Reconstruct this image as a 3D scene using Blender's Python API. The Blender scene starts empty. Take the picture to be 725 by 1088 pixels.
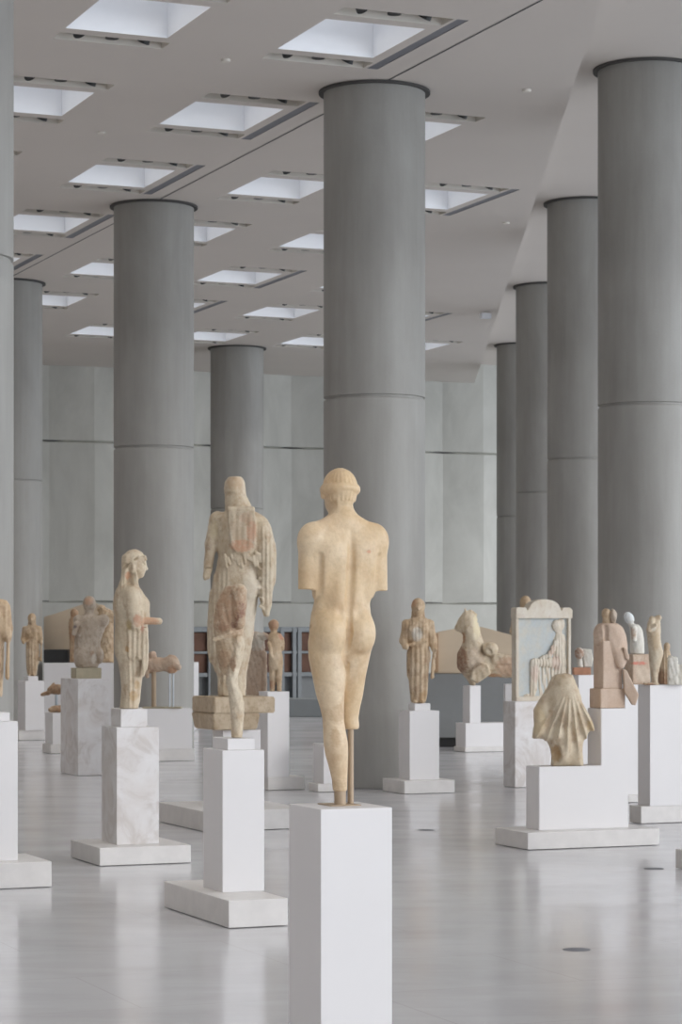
import bpy, bmesh, math, random
import numpy as np
from mathutils import Vector, Matrix
random.seed(7)
C = bpy.context.scene.collection
F = 2600.0; K = F/2800; CX = 362.5; HY = 670.0; EYE = 1.71
TH = math.radians(22.4)
ct, st = math.cos(TH), math.sin(TH)
Vd = Vector((ct, st, 0)); Ud = Vector((-st, ct, 0))       # the grid the room is laid out on
def wx(x, Y): return (x-CX)*Y/F
def wz(y, Y): return EYE-(y-HY)*Y/F
def s2l(c):
    return tuple((v/12.92 if v <= .04045 else ((v+.055)/1.055)**2.4) for v in [q/255 for q in c])

# ---------------------------------------------------------------- materials
def new_mat(name):
    m = bpy.data.materials.new(name); m.use_nodes = True
    nt = m.node_tree; b = nt.nodes['Principled BSDF']
    return m, nt, b
def N(nt, t, **kw):
    n = nt.nodes.new(t)
    for k, v in kw.items(): setattr(n, k, v)
    return n
def coords(nt, scale=(1, 1, 1), rot=(0, 0, 0), loc=(0, 0, 0)):
    tc = N(nt, 'ShaderNodeTexCoord'); mp = N(nt, 'ShaderNodeMapping')
    mp.inputs['Scale'].default_value = scale; mp.inputs['Rotation'].default_value = rot; mp.inputs['Location'].default_value = loc
    nt.links.new(tc.outputs['Object'], mp.inputs['Vector']); return mp.outputs[0]
def noise(nt, vec, scale, detail=4, rough=.55, dist=0):
    n = N(nt, 'ShaderNodeTexNoise'); n.inputs['Scale'].default_value = scale; n.inputs['Detail'].default_value = detail
    n.inputs['Roughness'].default_value = rough; n.inputs['Distortion'].default_value = dist
    nt.links.new(vec, n.inputs['Vector']); return n.outputs['Fac']
def ramp(nt, fac, stops):
    r = N(nt, 'ShaderNodeValToRGB'); e = r.color_ramp.elements
    while len(e) < len(stops): e.new(.5)
    for el, (p, c) in zip(e, stops): el.position = p; el.color = (*c, 1) if len(c) == 3 else c
    nt.links.new(fac, r.inputs[0]); return r.outputs[0]
def mix(nt, fac, a, b, mode='MIX'):
    m = N(nt, 'ShaderNodeMix', data_type='RGBA', blend_type=mode)
    for s, v in ((0, fac), (6, a), (7, b)):
        if isinstance(v, (int, float)): m.inputs[s].default_value = v
        elif isinstance(v, tuple): m.inputs[s].default_value = (*v, 1)
        else: nt.links.new(v, m.inputs[s])
    return m.outputs[2]
def bump(nt, b, fac, strength, dist=.01):
    n = N(nt, 'ShaderNodeBump'); n.inputs['Strength'].default_value = strength; n.inputs['Distance'].default_value = dist
    nt.links.new(fac, n.inputs['Height']); nt.links.new(n.outputs[0], b.inputs['Normal'])
def plain(name, col, rough=.6, metal=0, var=.06, vs=6, emit=0):
    m, nt, b = new_mat(name)
    v = coords(nt); f = noise(nt, v, vs, 3)
    c1 = tuple(x*(1-var) for x in col); c2 = tuple(min(1, x*(1+var)) for x in col)
    nt.links.new(ramp(nt, f, [(.3, c1), (.7, c2)]), b.inputs['Base Color'])
    b.inputs['Roughness'].default_value = rough; b.inputs['Metallic'].default_value = metal
    if emit:
        b.inputs['Emission Color'].default_value = (*col, 1); b.inputs['Emission Strength'].default_value = emit
    return m
_stone = {}
def stone(name, base, stain, pale, amount=.5, scale=5.0, bumpy=.35, rough=.62):
    """weathered marble: patches of pale and stained stone, with vertex 'Tint' for local stains and plaster"""
    if name in _stone: return _stone[name]
    m, nt, b = new_mat(name)
    v = coords(nt, (1, 1, .6))
    f = noise(nt, v, scale, 5, .6, .4); g = noise(nt, coords(nt, (1, 1, .8), loc=(3, 1, 7)), scale*2.6, 5, .65)
    h = noise(nt, coords(nt, loc=(9, 4, 2)), scale*14, 3, .6)
    c = ramp(nt, f, [(.36, pale), (.62, base)])
    fs = ramp(nt, g, [(.55-.12*amount, (0, 0, 0)), (.75, (amount,)*3)])
    c = mix(nt, fs, c, stain)
    c = mix(nt, ramp(nt, h, [(.35, (.25,)*3), (.6, (0, 0, 0))]), c, tuple(x*.72 for x in base))
    at = N(nt, 'ShaderNodeAttribute', attribute_name='Tint')
    tn = N(nt, 'ShaderNodeMath', operation='MULTIPLY'); nt.links.new(at.outputs['Alpha'], tn.inputs[0])
    nt.links.new(ramp(nt, noise(nt, coords(nt, loc=(2, 8, 5)), scale*4, 4, .7), [(.34, (.5,)*3), (.54, (1,)*3)]), tn.inputs[1])
    c = mix(nt, tn.outputs[0], c, at.outputs['Color'])
    nt.links.new(c, b.inputs['Base Color']); b.inputs['Roughness'].default_value = rough
    bump(nt, b, h, bumpy, .006)
    _stone[name] = m; return m
def concrete():
    m, nt, b = new_mat('cast concrete')
    v = coords(nt)
    f = noise(nt, coords(nt, (1, 1, .35)), 1.3, 6, .6, .3); g = noise(nt, coords(nt, (1, 1, .06)), 7, 4, .6); h = noise(nt, v, 30, 4, .7)
    c = ramp(nt, f, [(.3, s2l((152, 148, 141))), (.55, s2l((166, 163, 156))), (.78, s2l((179, 177, 171)))])
    c = mix(nt, .16, c, ramp(nt, g, [(.35, s2l((136, 137, 135))), (.65, s2l((178, 179, 178)))]))
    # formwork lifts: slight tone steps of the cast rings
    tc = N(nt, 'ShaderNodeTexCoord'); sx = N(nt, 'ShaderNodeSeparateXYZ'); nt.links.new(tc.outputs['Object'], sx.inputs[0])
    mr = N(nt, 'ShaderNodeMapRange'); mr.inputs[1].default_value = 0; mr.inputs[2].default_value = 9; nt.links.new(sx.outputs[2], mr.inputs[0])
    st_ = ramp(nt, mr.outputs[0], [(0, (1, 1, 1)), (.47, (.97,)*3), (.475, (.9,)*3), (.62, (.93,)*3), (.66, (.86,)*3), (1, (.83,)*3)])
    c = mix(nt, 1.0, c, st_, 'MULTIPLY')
    nt.links.new(c, b.inputs['Base Color']); b.inputs['Roughness'].default_value = .55
    bump(nt, b, h, .12, .01); return m
def floor_mat():
    m, nt, b = new_mat('polished pale marble floor')
    rz = (0, 0, -TH)
    v = coords(nt, (.6, 1.3, 1)); f = noise(nt, v, .9, 6, .6, .8); g = noise(nt, coords(nt, (.8, 5, 1)), 2.2, 5, .6, .5)
    c = ramp(nt, f, [(.3, s2l((196, 194, 196))), (.5, s2l((203, 202, 204))), (.72, s2l((210, 209, 212)))])
    c = mix(nt, ramp(nt, g, [(.5, (0, 0, 0)), (.75, (.22,)*3)]), c, s2l((186, 184, 184)))
    # slab joints
    br = N(nt, 'ShaderNodeTexBrick'); br.offset = .5
    br.inputs['Scale'].default_value = 1; br.inputs['Mortar Size'].default_value = .0035; br.inputs['Brick Width'].default_value = 2.26
    br.inputs['Row Height'].default_value = 1.06; br.inputs['Mortar Smooth'].default_value = .2
    nt.links.new(coords(nt, rot=rz), br.inputs['Vector'])
    c = mix(nt, br.outputs['Fac'], c, s2l((188, 186, 185)))
    nt.links.new(c, b.inputs['Base Color'])
    nt.links.new(ramp(nt, noise(nt, v, 1.7, 3), [(.3, (.13,)*3), (.7, (.22,)*3)]), b.inputs['Roughness'])
    b.inputs['IOR'].default_value = 1.5
    bump(nt, b, noise(nt, coords(nt), 3, 3), .03, .01)
    return m
def veined():
    m, nt, b = new_mat('veined pale marble cladding')
    v = coords(nt); f = noise(nt, v, 3.2, 7, .65, 1.2); g = noise(nt, coords(nt, loc=(4, 4, 4)), 1.6, 4, .6)
    c = ramp(nt, f, [(.38, s2l((206, 199, 194))), (.5, s2l((226, 222, 220))), (.7, s2l((234, 232, 231)))])
    c = mix(nt, ramp(nt, g, [(.5, (0, 0, 0)), (.7, (.6,)*3)]), c, s2l((214, 205, 198)))
    nt.links.new(c, b.inputs['Base Color']); b.inputs['Roughness'].default_value = .4; return m
def wallpanel():
    m, nt, b = new_mat('pale folded concrete panels')
    f = noise(nt, coords(nt, (1, 1, .5)), .8, 6, .6, .5); h = noise(nt, coords(nt), 14, 4, .7)
    c = ramp(nt, f, [(.3, s2l((178, 177, 169))), (.7, s2l((206, 205, 197)))])
    nt.links.new(c, b.inputs['Base Color']); b.inputs['Roughness'].default_value = .6; bump(nt, b, h, .15, .01); return m

M = dict(
 white=plain('warm white lacquer', s2l((232, 229, 228)), .45, var=.012, vs=2),
 slab=plain('pale stone slab', s2l((224, 220, 216)), .45, var=.05, vs=9),
 marble=veined(), concrete=concrete(), floor=floor_mat(), wall=wallpanel(),
 ceil=plain('matt ceiling paint', s2l((212, 204, 196)), .8, var=.015, vs=.6),
 well=plain('white skylight well', s2l((232, 233, 236)), .7, var=.01),
 slot=plain('pale grey lamp recess', s2l((222, 216, 206)), .7, var=.02),
 dark=plain('black lamp housing', (.015, .014, .013), .5),
 grille=plain('dark grey metal grille', s2l((126, 127, 132)), .6),
 collar=plain('dark shadow gap ring', s2l((72, 70, 68)), .7),
 joint=plain('dark joint', s2l((88, 88, 87)), .8),
 glow=plain('glowing skylight diffuser', (.92, .95, 1.0), .6, emit=.75),
 grey=plain('grey painted plinth', s2l((136, 138, 138)), .6, var=.03),
 bluegrey=plain('blue grey low step', s2l((138, 142, 143)), .6, var=.03),
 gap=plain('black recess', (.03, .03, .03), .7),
 rack=plain('pale grey metal frame', s2l((132, 136, 138)), .5, .2),
 brown=plain('russet terracotta panel', s2l((112, 82, 68)), .8, var=.25, vs=2),
 rod=plain('tan metal rod', s2l((180, 158, 132)), .45, .1),
 steel=plain('pale steel rod', s2l((196, 202, 206)), .35, .4),
 blockbeige=plain('beige stone block', s2l((178, 168, 144)), .75, var=.08, vs=14),
 redblock=plain('reddish stone block', s2l((190, 140, 112)), .75, var=.12, vs=16),
 sockel=plain('brown sandstone foot', s2l((168, 140, 118)), .8, var=.1, vs=16),
 pediment=plain('beige pediment ground', s2l((206, 188, 164)), .8, var=.07, vs=2),
 pedimentedge=plain('tan pediment rim', s2l((176, 146, 116)), .8, var=.07, vs=2),
 panelblue=stone('blue grey plaster relief ground', s2l((206, 205, 196)), s2l((216, 204, 182)), s2l((192, 200, 202)), .6, 3.0, .15, .7),
)
cream = stone('honey marble', s2l((222, 192, 150)), s2l((190, 148, 106)), s2l((232, 210, 178)), .5, 5, .25, .45)
koremarble = stone('cream marble with brown stains', s2l((206, 188, 160)), s2l((164, 124, 84)), s2l((224, 210, 186)), .7, 6)
tanstone = stone('tan weathered marble', s2l((196, 168, 134)), s2l((136, 98, 66)), s2l((214, 194, 166)), .7, 6)
rosy = stone('dusty rose weathered marble', s2l((192, 164, 140)), s2l((146, 108, 84)), s2l((210, 190, 168)), .6, 5)
greymarble = stone('greyish tan marble', s2l((180, 162, 142)), s2l((128, 104, 82)), s2l((202, 188, 170)), .6, 7)
palestone = stone('pale chalky marble', s2l((222, 216, 202)), s2l((190, 170, 144)), s2l((232, 228, 218)), .4, 7)
limestone = stone('yellow limestone', s2l((196, 174, 144)), s2l((138, 106, 76)), s2l((212, 194, 168)), .6, 9, .8)
brownstone = stone('brown weathered marble', s2l((172, 136, 104)), s2l((112, 76, 52)), s2l((200, 174, 144)), .7, 7)
carved = stone('pinkish cut sandstone', s2l((206, 180, 158)), s2l((178, 144, 118)), s2l((214, 192, 172)), .4, 8, .5)
reliefstone = stone('cream relief marble', s2l((216, 204, 184)), s2l((190, 160, 138)), s2l((226, 218, 204)), .45, 8)

# ---------------------------------------------------------------- object helpers
def link(name, me, mat, parent=None, smooth=False):
    if mat and not me.materials: me.materials.append(mat)
    if smooth:
        for p in me.polygons: p.use_smooth = True
    o = bpy.data.objects.new(name, me); C.objects.link(o)
    if parent: o.parent = parent
    return o
def from_bm(name, bm, mat, parent=None, smooth=False):
    me = bpy.data.meshes.new(name); bm.normal_update(); bm.to_mesh(me); bm.free()
    return link(name, me, mat, parent, smooth)
def tag(o, label, cat, group=None, kind=None):
    if kind: o['kind'] = kind
    if label: o['label'] = label
    if cat: o['category'] = cat
    if group: o['group'] = group
    return o
def thing(name, label, cat, loc=(0, 0, 0), rz=0, group=None):
    o = bpy.data.objects.new(name, None); C.objects.link(o); o.location = loc; o.rotation_euler = (0, 0, rz)
    o.empty_display_size = .1
    return tag(o, label, cat, group)
def bm_box(bm, x0, x1, y0, y1, z0, z1, bev=0, mtx=None):
    b2 = bmesh.new()
    vs = [b2.verts.new((x, y, z)) for z in (z0, z1) for y in (y0, y1) for x in (x0, x1)]
    for f in ((0, 2, 3, 1), (4, 5, 7, 6), (0, 1, 5, 4), (2, 6, 7, 3), (0, 4, 6, 2), (1, 3, 7, 5)):
        b2.faces.new([vs[i] for i in f])
    if bev: bmesh.ops.bevel(b2, geom=b2.edges[:], offset=bev, segments=2, affect='EDGES', profile=.6)
    if mtx is not None: bmesh.ops.transform(b2, matrix=mtx, verts=b2.verts)
    me = bpy.data.meshes.new('tmp'); b2.to_mesh(me); b2.free(); bm.from_mesh(me); bpy.data.meshes.remove(me)
def box(name, x0, x1, y0, y1, z0, z1, mat, parent=None, bev=.004, mtx=None):
    bm = bmesh.new(); bm_box(bm, x0, x1, y0, y1, z0, z1, bev, mtx); return from_bm(name, bm, mat, parent)
def prism(name, pts, y0, y1, mat, parent=None, bev=0):
    """outline pts in (x, z), extruded from y0 to y1"""
    bm = bmesh.new(); a = [bm.verts.new((x, y0, z)) for x, z in pts]; b = [bm.verts.new((x, y1, z)) for x, z in pts]
    n = len(pts); bm.faces.new(a); bm.faces.new(b[::-1])
    for i in range(n): bm.faces.new((a[(i+1) % n], a[i], b[i], b[(i+1) % n]))
    bmesh.ops.recalc_face_normals(bm, faces=bm.faces)
    if bev: bmesh.ops.bevel(bm, geom=bm.edges[:], offset=bev, segments=2, affect='EDGES')
    return from_bm(name, bm, mat, parent)
def lathe(name, prof, mat, parent=None, seg=48, smooth=True):
    bm = bmesh.new(); rings = []
    for r, z in prof: rings.append([bm.verts.new((r*math.cos(2*math.pi*i/seg), r*math.sin(2*math.pi*i/seg), z)) for i in range(seg)])
    for a, b in zip(rings, rings[1:]):
        for i in range(seg): bm.faces.new((a[i], a[(i+1) % seg], b[(i+1) % seg], b[i]))
    bm.faces.new(rings[0][::-1]); bm.faces.new(rings[-1])
    o = from_bm(name, bm, mat, parent, smooth)
    if smooth: o.data.set_sharp_from_angle(angle=math.radians(35))
    return o

# ---------------------------------------------------------------- sculpting: smooth unions of solids, meshed as one skin
class Sculpt:
    def __init__(s, x0, yb, xr, yr, dr, h=1.0, raw=False):
        """x0, yb: measure of the base point; ranges in the same measure; depth range dr (away from the viewer +)"""
        s.x0, s.yb, s.h = x0, yb, h
        lo = (xr[0]-x0, dr[0], yb-yr[1]); hi = (xr[1]-x0, dr[1], yb-yr[0])
        s.lo = np.array(lo, np.float32)-3*h
        s.n = [int((hi[i]-lo[i])/h)+7 for i in range(3)]
        ax = [s.lo[i]+h*np.arange(s.n[i], dtype=np.float32) for i in range(3)]
        s.X, s.Y, s.Z = ax[0][:, None, None], ax[1][None, :, None], ax[2][None, None, :]
        s.d = np.full(s.n, 1e3, np.float32); s.paints = []
    def p(s, x, y, d=0): return np.array((x-s.x0, d, s.yb-y), np.float32)
    def _sl(s, lo, hi, m):
        r = []
        for i in range(3):
            a = int(max(0, (lo[i]-m-s.lo[i])//s.h)); b = int(min(s.n[i], (hi[i]+m-s.lo[i])//s.h+2)); r.append(slice(a, max(a, b)))
        return tuple(r)
    def _op(s, sl, dd, k, sub):
        a = s.d[sl]
        if a.size == 0: return
        if sub:
            b = -dd; h = np.clip(.5-.5*(a-b)/k, 0, 1) if k else (b > a)*1.0
            s.d[sl] = a+(b-a)*h+(k*h*(1-h) if k else 0)
        else:
            h = np.clip(.5+.5*(a-dd)/k, 0, 1) if k else (dd < a)*1.0
            s.d[sl] = a+(dd-a)*h-(k*h*(1-h) if k else 0)
    def g(s, sl): return s.X[sl[0]], s.Y[:, sl[1]], s.Z[:, :, sl[2]]
    def cap(s, a, b, ra, rb=None, k=3, sub=False, fl=1.0):
        """tapered limb from a to b, (x, y, depth) points; fl flattens it in depth"""
        rb = ra if rb is None else rb
        a = s.p(*a); b = s.p(*b); m = max(ra, rb)+k+2*s.h
        sl = s._sl(np.minimum(a, b), np.maximum(a, b), m); X, Y, Z = s.g(sl)
        ba = b-a; L = float(ba@ba)+1e-6
        t = np.clip(((X-a[0])*ba[0]+(Y-a[1])*ba[1]+(Z-a[2])*ba[2])/L, 0, 1)
        q = np.sqrt((X-a[0]-t*ba[0])**2+((Y-a[1]-t*ba[1])/fl)**2+(Z-a[2]-t*ba[2])**2)-(ra+(rb-ra)*t)
        s._op(sl, q*min(1, fl), k, sub); return s
    def ell(s, c, r, k=3, sub=False, ang=0):
        """ellipsoid; r = (rx, rz, rdepth), ang turns it in the picture plane, degrees clockwise"""
        c = s.p(*c); rx, rz, ry = r; m = max(r)+k+2*s.h
        sl = s._sl(c, c, m); X, Y, Z = s.g(sl); X = X-c[0]; Y = Y-c[1]; Z = Z-c[2]
        if ang:
            t = math.radians(ang); X, Z = X*math.cos(t)-Z*math.sin(t), X*math.sin(t)+Z*math.cos(t)
        k0 = np.sqrt((X/rx)**2+(Y/ry)**2+(Z/rz)**2); k1 = np.sqrt((X/rx**2)**2+(Y/ry**2)**2+(Z/rz**2)**2)+1e-6
        s._op(sl, k0*(k0-1)/k1, k, sub); return s
    def box(s, c, hf, rnd=1, k=1, sub=False, ang=0, yaw=0):
        c = s.p(*c); m = float(np.linalg.norm(hf))+k+2*s.h
        sl = s._sl(c, c, m); X, Y, Z = s.g(sl); X = X-c[0]; Y = Y-c[1]; Z = Z-c[2]
        if yaw:
            t = math.radians(yaw); X, Y = X*math.cos(t)+Y*math.sin(t), -X*math.sin(t)+Y*math.cos(t)
        if ang:
            t = math.radians(ang); X, Z = X*math.cos(t)-Z*math.sin(t), X*math.sin(t)+Z*math.cos(t)
        qx, qz, qy = np.abs(X)-hf[0]+rnd, np.abs(Z)-hf[1]+rnd, np.abs(Y)-hf[2]+rnd
        q = np.sqrt(np.maximum(qx, 0)**2+np.maximum(qy, 0)**2+np.maximum(qz, 0)**2)+np.minimum(np.maximum(qx, np.maximum(qy, qz)), 0)-rnd
        s._op(sl, q, k, sub); return s
    def loft(s, rows, k=3, pw=2.0, sub=False):
        """rows: (y, xleft, xright, depth half, depth centre)"""
        rows = sorted([(s.yb-r[0], (r[1]+r[2])/2-s.x0, abs(r[2]-r[1])/2, r[3], r[4] if len(r) > 4 else 0) for r in rows])
        R = np.array(rows, np.float32); z = s.Z[0, 0]
        # smooth (monotone-ish) interpolation
        def it(col):
            v = np.interp(z, R[:, 0], R[:, col]).astype(np.float32); w = max(1, int(2.5/s.h)); ker = np.ones(2*w+1)/(2*w+1)
            return np.convolve(np.pad(v, w, mode='edge'), ker, 'valid').astype(np.float32)[None, None, :]
        cx, rx, ry, cy = it(1), it(2), it(3), it(4)
        q = (np.abs((s.X-cx)/rx)**pw+np.abs((s.Y-cy)/ry)**pw)**(1/pw)
        dd = (q-1)*np.minimum(rx, ry)
        e = np.maximum(R[0, 0]-s.Z, s.Z-R[-1, 0]); rr = 2.0
        dd = np.sqrt(np.maximum(dd+rr, 0)**2+np.maximum(e+rr, 0)**2)+np.minimum(np.maximum(dd, e)+rr, 0)-rr
        s._op((slice(None),)*3, dd, k, sub); return s
    def poly(s, pts, dh, d0=0, k=1, rnd=1.5, sub=False):
        """outline of (x, y) points given a depth: half thickness dh"""
        P = [(x-s.x0, s.yb-y) for x, y in pts]; X, Z = s.X[:, 0, :], s.Z[0, :, :]
        X, Z = np.broadcast_arrays(X, Z); best = np.full(X.shape, 1e9, np.float32); inside = np.zeros(X.shape, bool)
        n = len(P)
        for i in range(n):
            (ax, az), (bx, bz) = P[i], P[(i+1) % n]
            ex, ez = bx-ax, bz-az; t = np.clip(((X-ax)*ex+(Z-az)*ez)/(ex*ex+ez*ez+1e-9), 0, 1)
            best = np.minimum(best, (X-ax-t*ex)**2+(Z-az-t*ez)**2)
            c = ((az > Z) != (bz > Z)) & (X < (bx-ax)*(Z-az)/((bz-az) if bz != az else 1e-9)+ax); inside ^= c
        d2 = np.where(inside, -np.sqrt(best), np.sqrt(best))[:, None, :]
        e = np.abs(s.Y-d0)-dh
        q = np.sqrt(np.maximum(d2+rnd, 0)**2+np.maximum(e+rnd, 0)**2)+np.minimum(np.maximum(d2, e)+rnd, 0)-rnd
        s._op((slice(None),)*3, q.astype(np.float32), k, sub); return s
    def cut(s, y, above=False):
        """a clean broken edge at height y"""
        z = s.yb-y; s.d = np.maximum(s.d, (s.Z-z) if above else (z-s.Z)); return s
    def ripple(s, fn): s.d = s.d+fn(s.X+s.x0, s.yb-s.Z, s.Y).astype(np.float32); return s
    def paint(s, x, y, d, r, col, a=1.0, sy=1.0, sd=1.0): s.paints.append((s.p(x, y, d), r, s2l(col), a, sy, sd)); return s
    def mesh(s, name, S, mat, parent=None):
        d = np.maximum(s.d, .05-s.Z)
        for ax in range(3):
            for e in (0, -1):
                ix = [slice(None)]*3; ix[ax] = e; d[tuple(ix)] = np.maximum(d[tuple(ix)], .5)
        nx, ny, nz = d.shape; ins = d < 0
        acc = np.zeros((nx-1, ny-1, nz-1, 3), np.float32); cnt = np.zeros((nx-1, ny-1, nz-1), np.float32)
        lo3 = lambda n_: slice(0, n_-1)
        for ax in range(3):
            A = [slice(None)]*3; B = [slice(None)]*3; A[ax] = slice(0, -1); B[ax] = slice(1, None)
            a, b = d[tuple(A)], d[tuple(B)]; cr = (a < 0) != (b < 0); t = np.where(cr, a/(a-b+1e-12), 0)
            o1, o2 = [q for q in range(3) if q != ax]
            for i in (0, 1):
                for j in (0, 1):
                    S_ = [slice(None)]*3; S_[o1] = slice(i, d.shape[o1]-1+i); S_[o2] = slice(j, d.shape[o2]-1+j); S_ = tuple(S_)
                    c = cr[S_]; cnt += c; acc[..., ax] += t[S_]*c
                    if i: acc[..., o1] += c
                    if j: acc[..., o2] += c
        act = cnt > 0; idx = np.full(act.shape, -1, np.int64); idx[act] = np.arange(act.sum())
        cell = np.argwhere(act).astype(np.float32)
        V = (cell+acc[act]/cnt[act][:, None])*s.h+s.lo
        faces = []
        for ax in range(3):
            A = [slice(None)]*3; B = [slice(None)]*3; A[ax] = slice(0, -1); B[ax] = slice(1, None)
            cr = ins[tuple(A)] != ins[tuple(B)]; o1, o2 = [(1, 2), (2, 0), (0, 1)][ax]
            q = np.argwhere(cr); q = q[(q[:, o1] > 0) & (q[:, o2] > 0) & (q[:, o1] < d.shape[o1]-1) & (q[:, o2] < d.shape[o2]-1)]
            flip = ins[tuple(A)][tuple(q.T)]
            def at(i, j):
                r = q.copy(); r[:, o1] -= i; r[:, o2] -= j; return idx[tuple(r.T)]
            f = np.stack([at(1, 1), at(0, 1), at(0, 0), at(1, 0)], 1)
            f[~flip] = f[~flip][:, ::-1]; faces.append(f)
        Fc = np.concatenate(faces)
        # one gentle smoothing pass
        for _ in range(1):
            sm = np.zeros_like(V); c = np.zeros(len(V), np.float32)
            for i in range(4):
                np.add.at(sm, Fc[:, i], V[Fc[:, (i+1) % 4]]); np.add.at(c, Fc[:, i], 1)
            V = V*.5+.5*sm/np.maximum(c, 1)[:, None]
        me = bpy.data.meshes.new(name); me.vertices.add(len(V)); me.vertices.foreach_set('co', (V/S).astype(np.float32).ravel())
        me.loops.add(len(Fc)*4); me.loops.foreach_set('vertex_index', Fc.astype(np.int32).ravel())
        me.polygons.add(len(Fc)); me.polygons.foreach_set('loop_start', np.arange(0, len(Fc)*4, 4, dtype=np.int32))
        me.polygons.foreach_set('use_smooth', np.ones(len(Fc), bool))
        me.update(calc_edges=True); me.validate()
        col = np.zeros((len(V), 4), np.float32)
        if len(V) == len(me.vertices):
            wob = np.sin(V[:, 0]*1.3+V[:, 2]*.7)+np.sin(V[:, 1]*1.1-V[:, 2]*1.9+2)+np.sin(V[:, 0]*2.9-V[:, 2]*2.3)
            for c, r, rgb, a, sy, sd in s.paints:
                q = np.sqrt((V[:, 0]-c[0])**2+((V[:, 1]-c[1])/sd)**2+((V[:, 2]-c[2])/sy)**2)/r+wob*.06
                w = np.clip((1.1-q)/.35, 0, 1)*a
                col[:, :3] = col[:, :3]*(1-w[:, None])*(col[:, 3:] > 0)+np.array(rgb)*np.where(col[:, 3:] > 0, w[:, None], 1) if False else np.where((w > col[:, 3])[:, None], np.array(rgb), col[:, :3])
                col[:, 3] = np.maximum(col[:, 3], w)
            at_ = me.color_attributes.new('Tint', 'FLOAT_COLOR', 'POINT'); at_.data.foreach_set('color', col.ravel())
        return link(name, me, mat, parent)

# ---------------------------------------------------------------- pedestals
def solve(xl, xc, xr, Yc):
    """a block on the room's grid whose near corner stands at depth Yc -> corner, width along Vd, depth along Ud"""
    X = wx(xc, Yc); m1 = (xl-CX)/F; m2 = (xr-CX)/F
    dd = (X-m1*Yc)/(st+ct*m1); w = (m2*Yc-X)/(ct-st*m2)
    P = Vector((X, Yc, 0)); return P, w, dd, P+Vd*(w/2)+Ud*(dd/2)
def grid_box(name, P, w, dd, z0, z1, mat, parent, origin, bev=.004):
    """in the local frame of a thing turned by TH at origin"""
    q = P-origin; a = q.dot(Vd); b = q.dot(Ud)
    return box(name, a, a+w, b, b+dd, z0, z1, mat, parent, bev)
def pedestal(label, blocks, slab=None, ybase=None, mats=None, group=None, name='pedestal'):
    """slab = (xl, xc, xr, ybase, ytop); blocks = [(xl, xc, xr, ytop)...] bottom to top. returns base info for what stands on it"""
    if slab:
        Yc = EYE*F/(slab[3]-HY); P, w, dd, cen = solve(slab[0], slab[1], slab[2], Yc); zt = wz(slab[4], Yc)
    else:
        b = blocks[0]; Yc = EYE*F/(ybase-HY); P, w, dd, cen = solve(b[0], b[1], b[2], Yc); zt = 0
    root = thing(name, label, 'pedestal', (cen.x, cen.y, 0), TH, group); o = Vector((cen.x, cen.y, 0))
    z = 0
    if slab: grid_box('base_slab', P, w, dd, .004, zt, M['slab'], root, o, .006); z = zt
    tc = cen.dot(Ud)
    for i, b in enumerate(blocks):
        Y2 = Yc
        for _ in range(12):
            P2, w2, d2, c2 = solve(b[0], b[1], b[2], Y2)
            if len(b) > 4: break
            Y2 += (tc-c2.dot(Ud))*.8
        z1 = wz(b[3], Y2)
        nm = 'block' if i == 0 else 'cap'
        grid_box(nm, P2, w2, d2, max(z, .004), z1, (mats or [M['white']]*9)[i], root, o); z = z1; last = c2
    root['top'] = z
    del root['top']
    return dict(c=last, z=z, Y=last.y, S=F/last.y, root=root, w=w2, d=d2)
def stand(name, label, cat, sc, base, mat, x=None, yb=None, rz=0, extra_S=None, Y=None, z=None, group=None, root=False):
    """put a sculpted thing on a pedestal top; x is the measure of its base point"""
    Y = Y or base['Y']; S = F/Y; z = base['z'] if z is None else z
    loc = (wx(sc.x0, Y), Y, z+.001)
    if root:
        r = thing(name, label, cat, loc, rz, group); return r, S
    o = sc.mesh(name, S, mat); o.location = loc; o.rotation_euler = (0, 0, rz); tag(o, label, cat, group); return o, S

#==SETTING==
ZL, ZH = 7.65, 8.10
RD = Vector((math.sin(math.radians(1.19)), math.cos(math.radians(1.19)), 0))   # run of the column rows
E0 = Vector((2.46, 24.8*K, 0))                                                # a point on the long ceiling edge
def struct(o): o['kind'] = 'structure'; return o
struct(box('floor', -13, 14, -9, 74, -.2, 0, M['floor'], bev=0))
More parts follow.
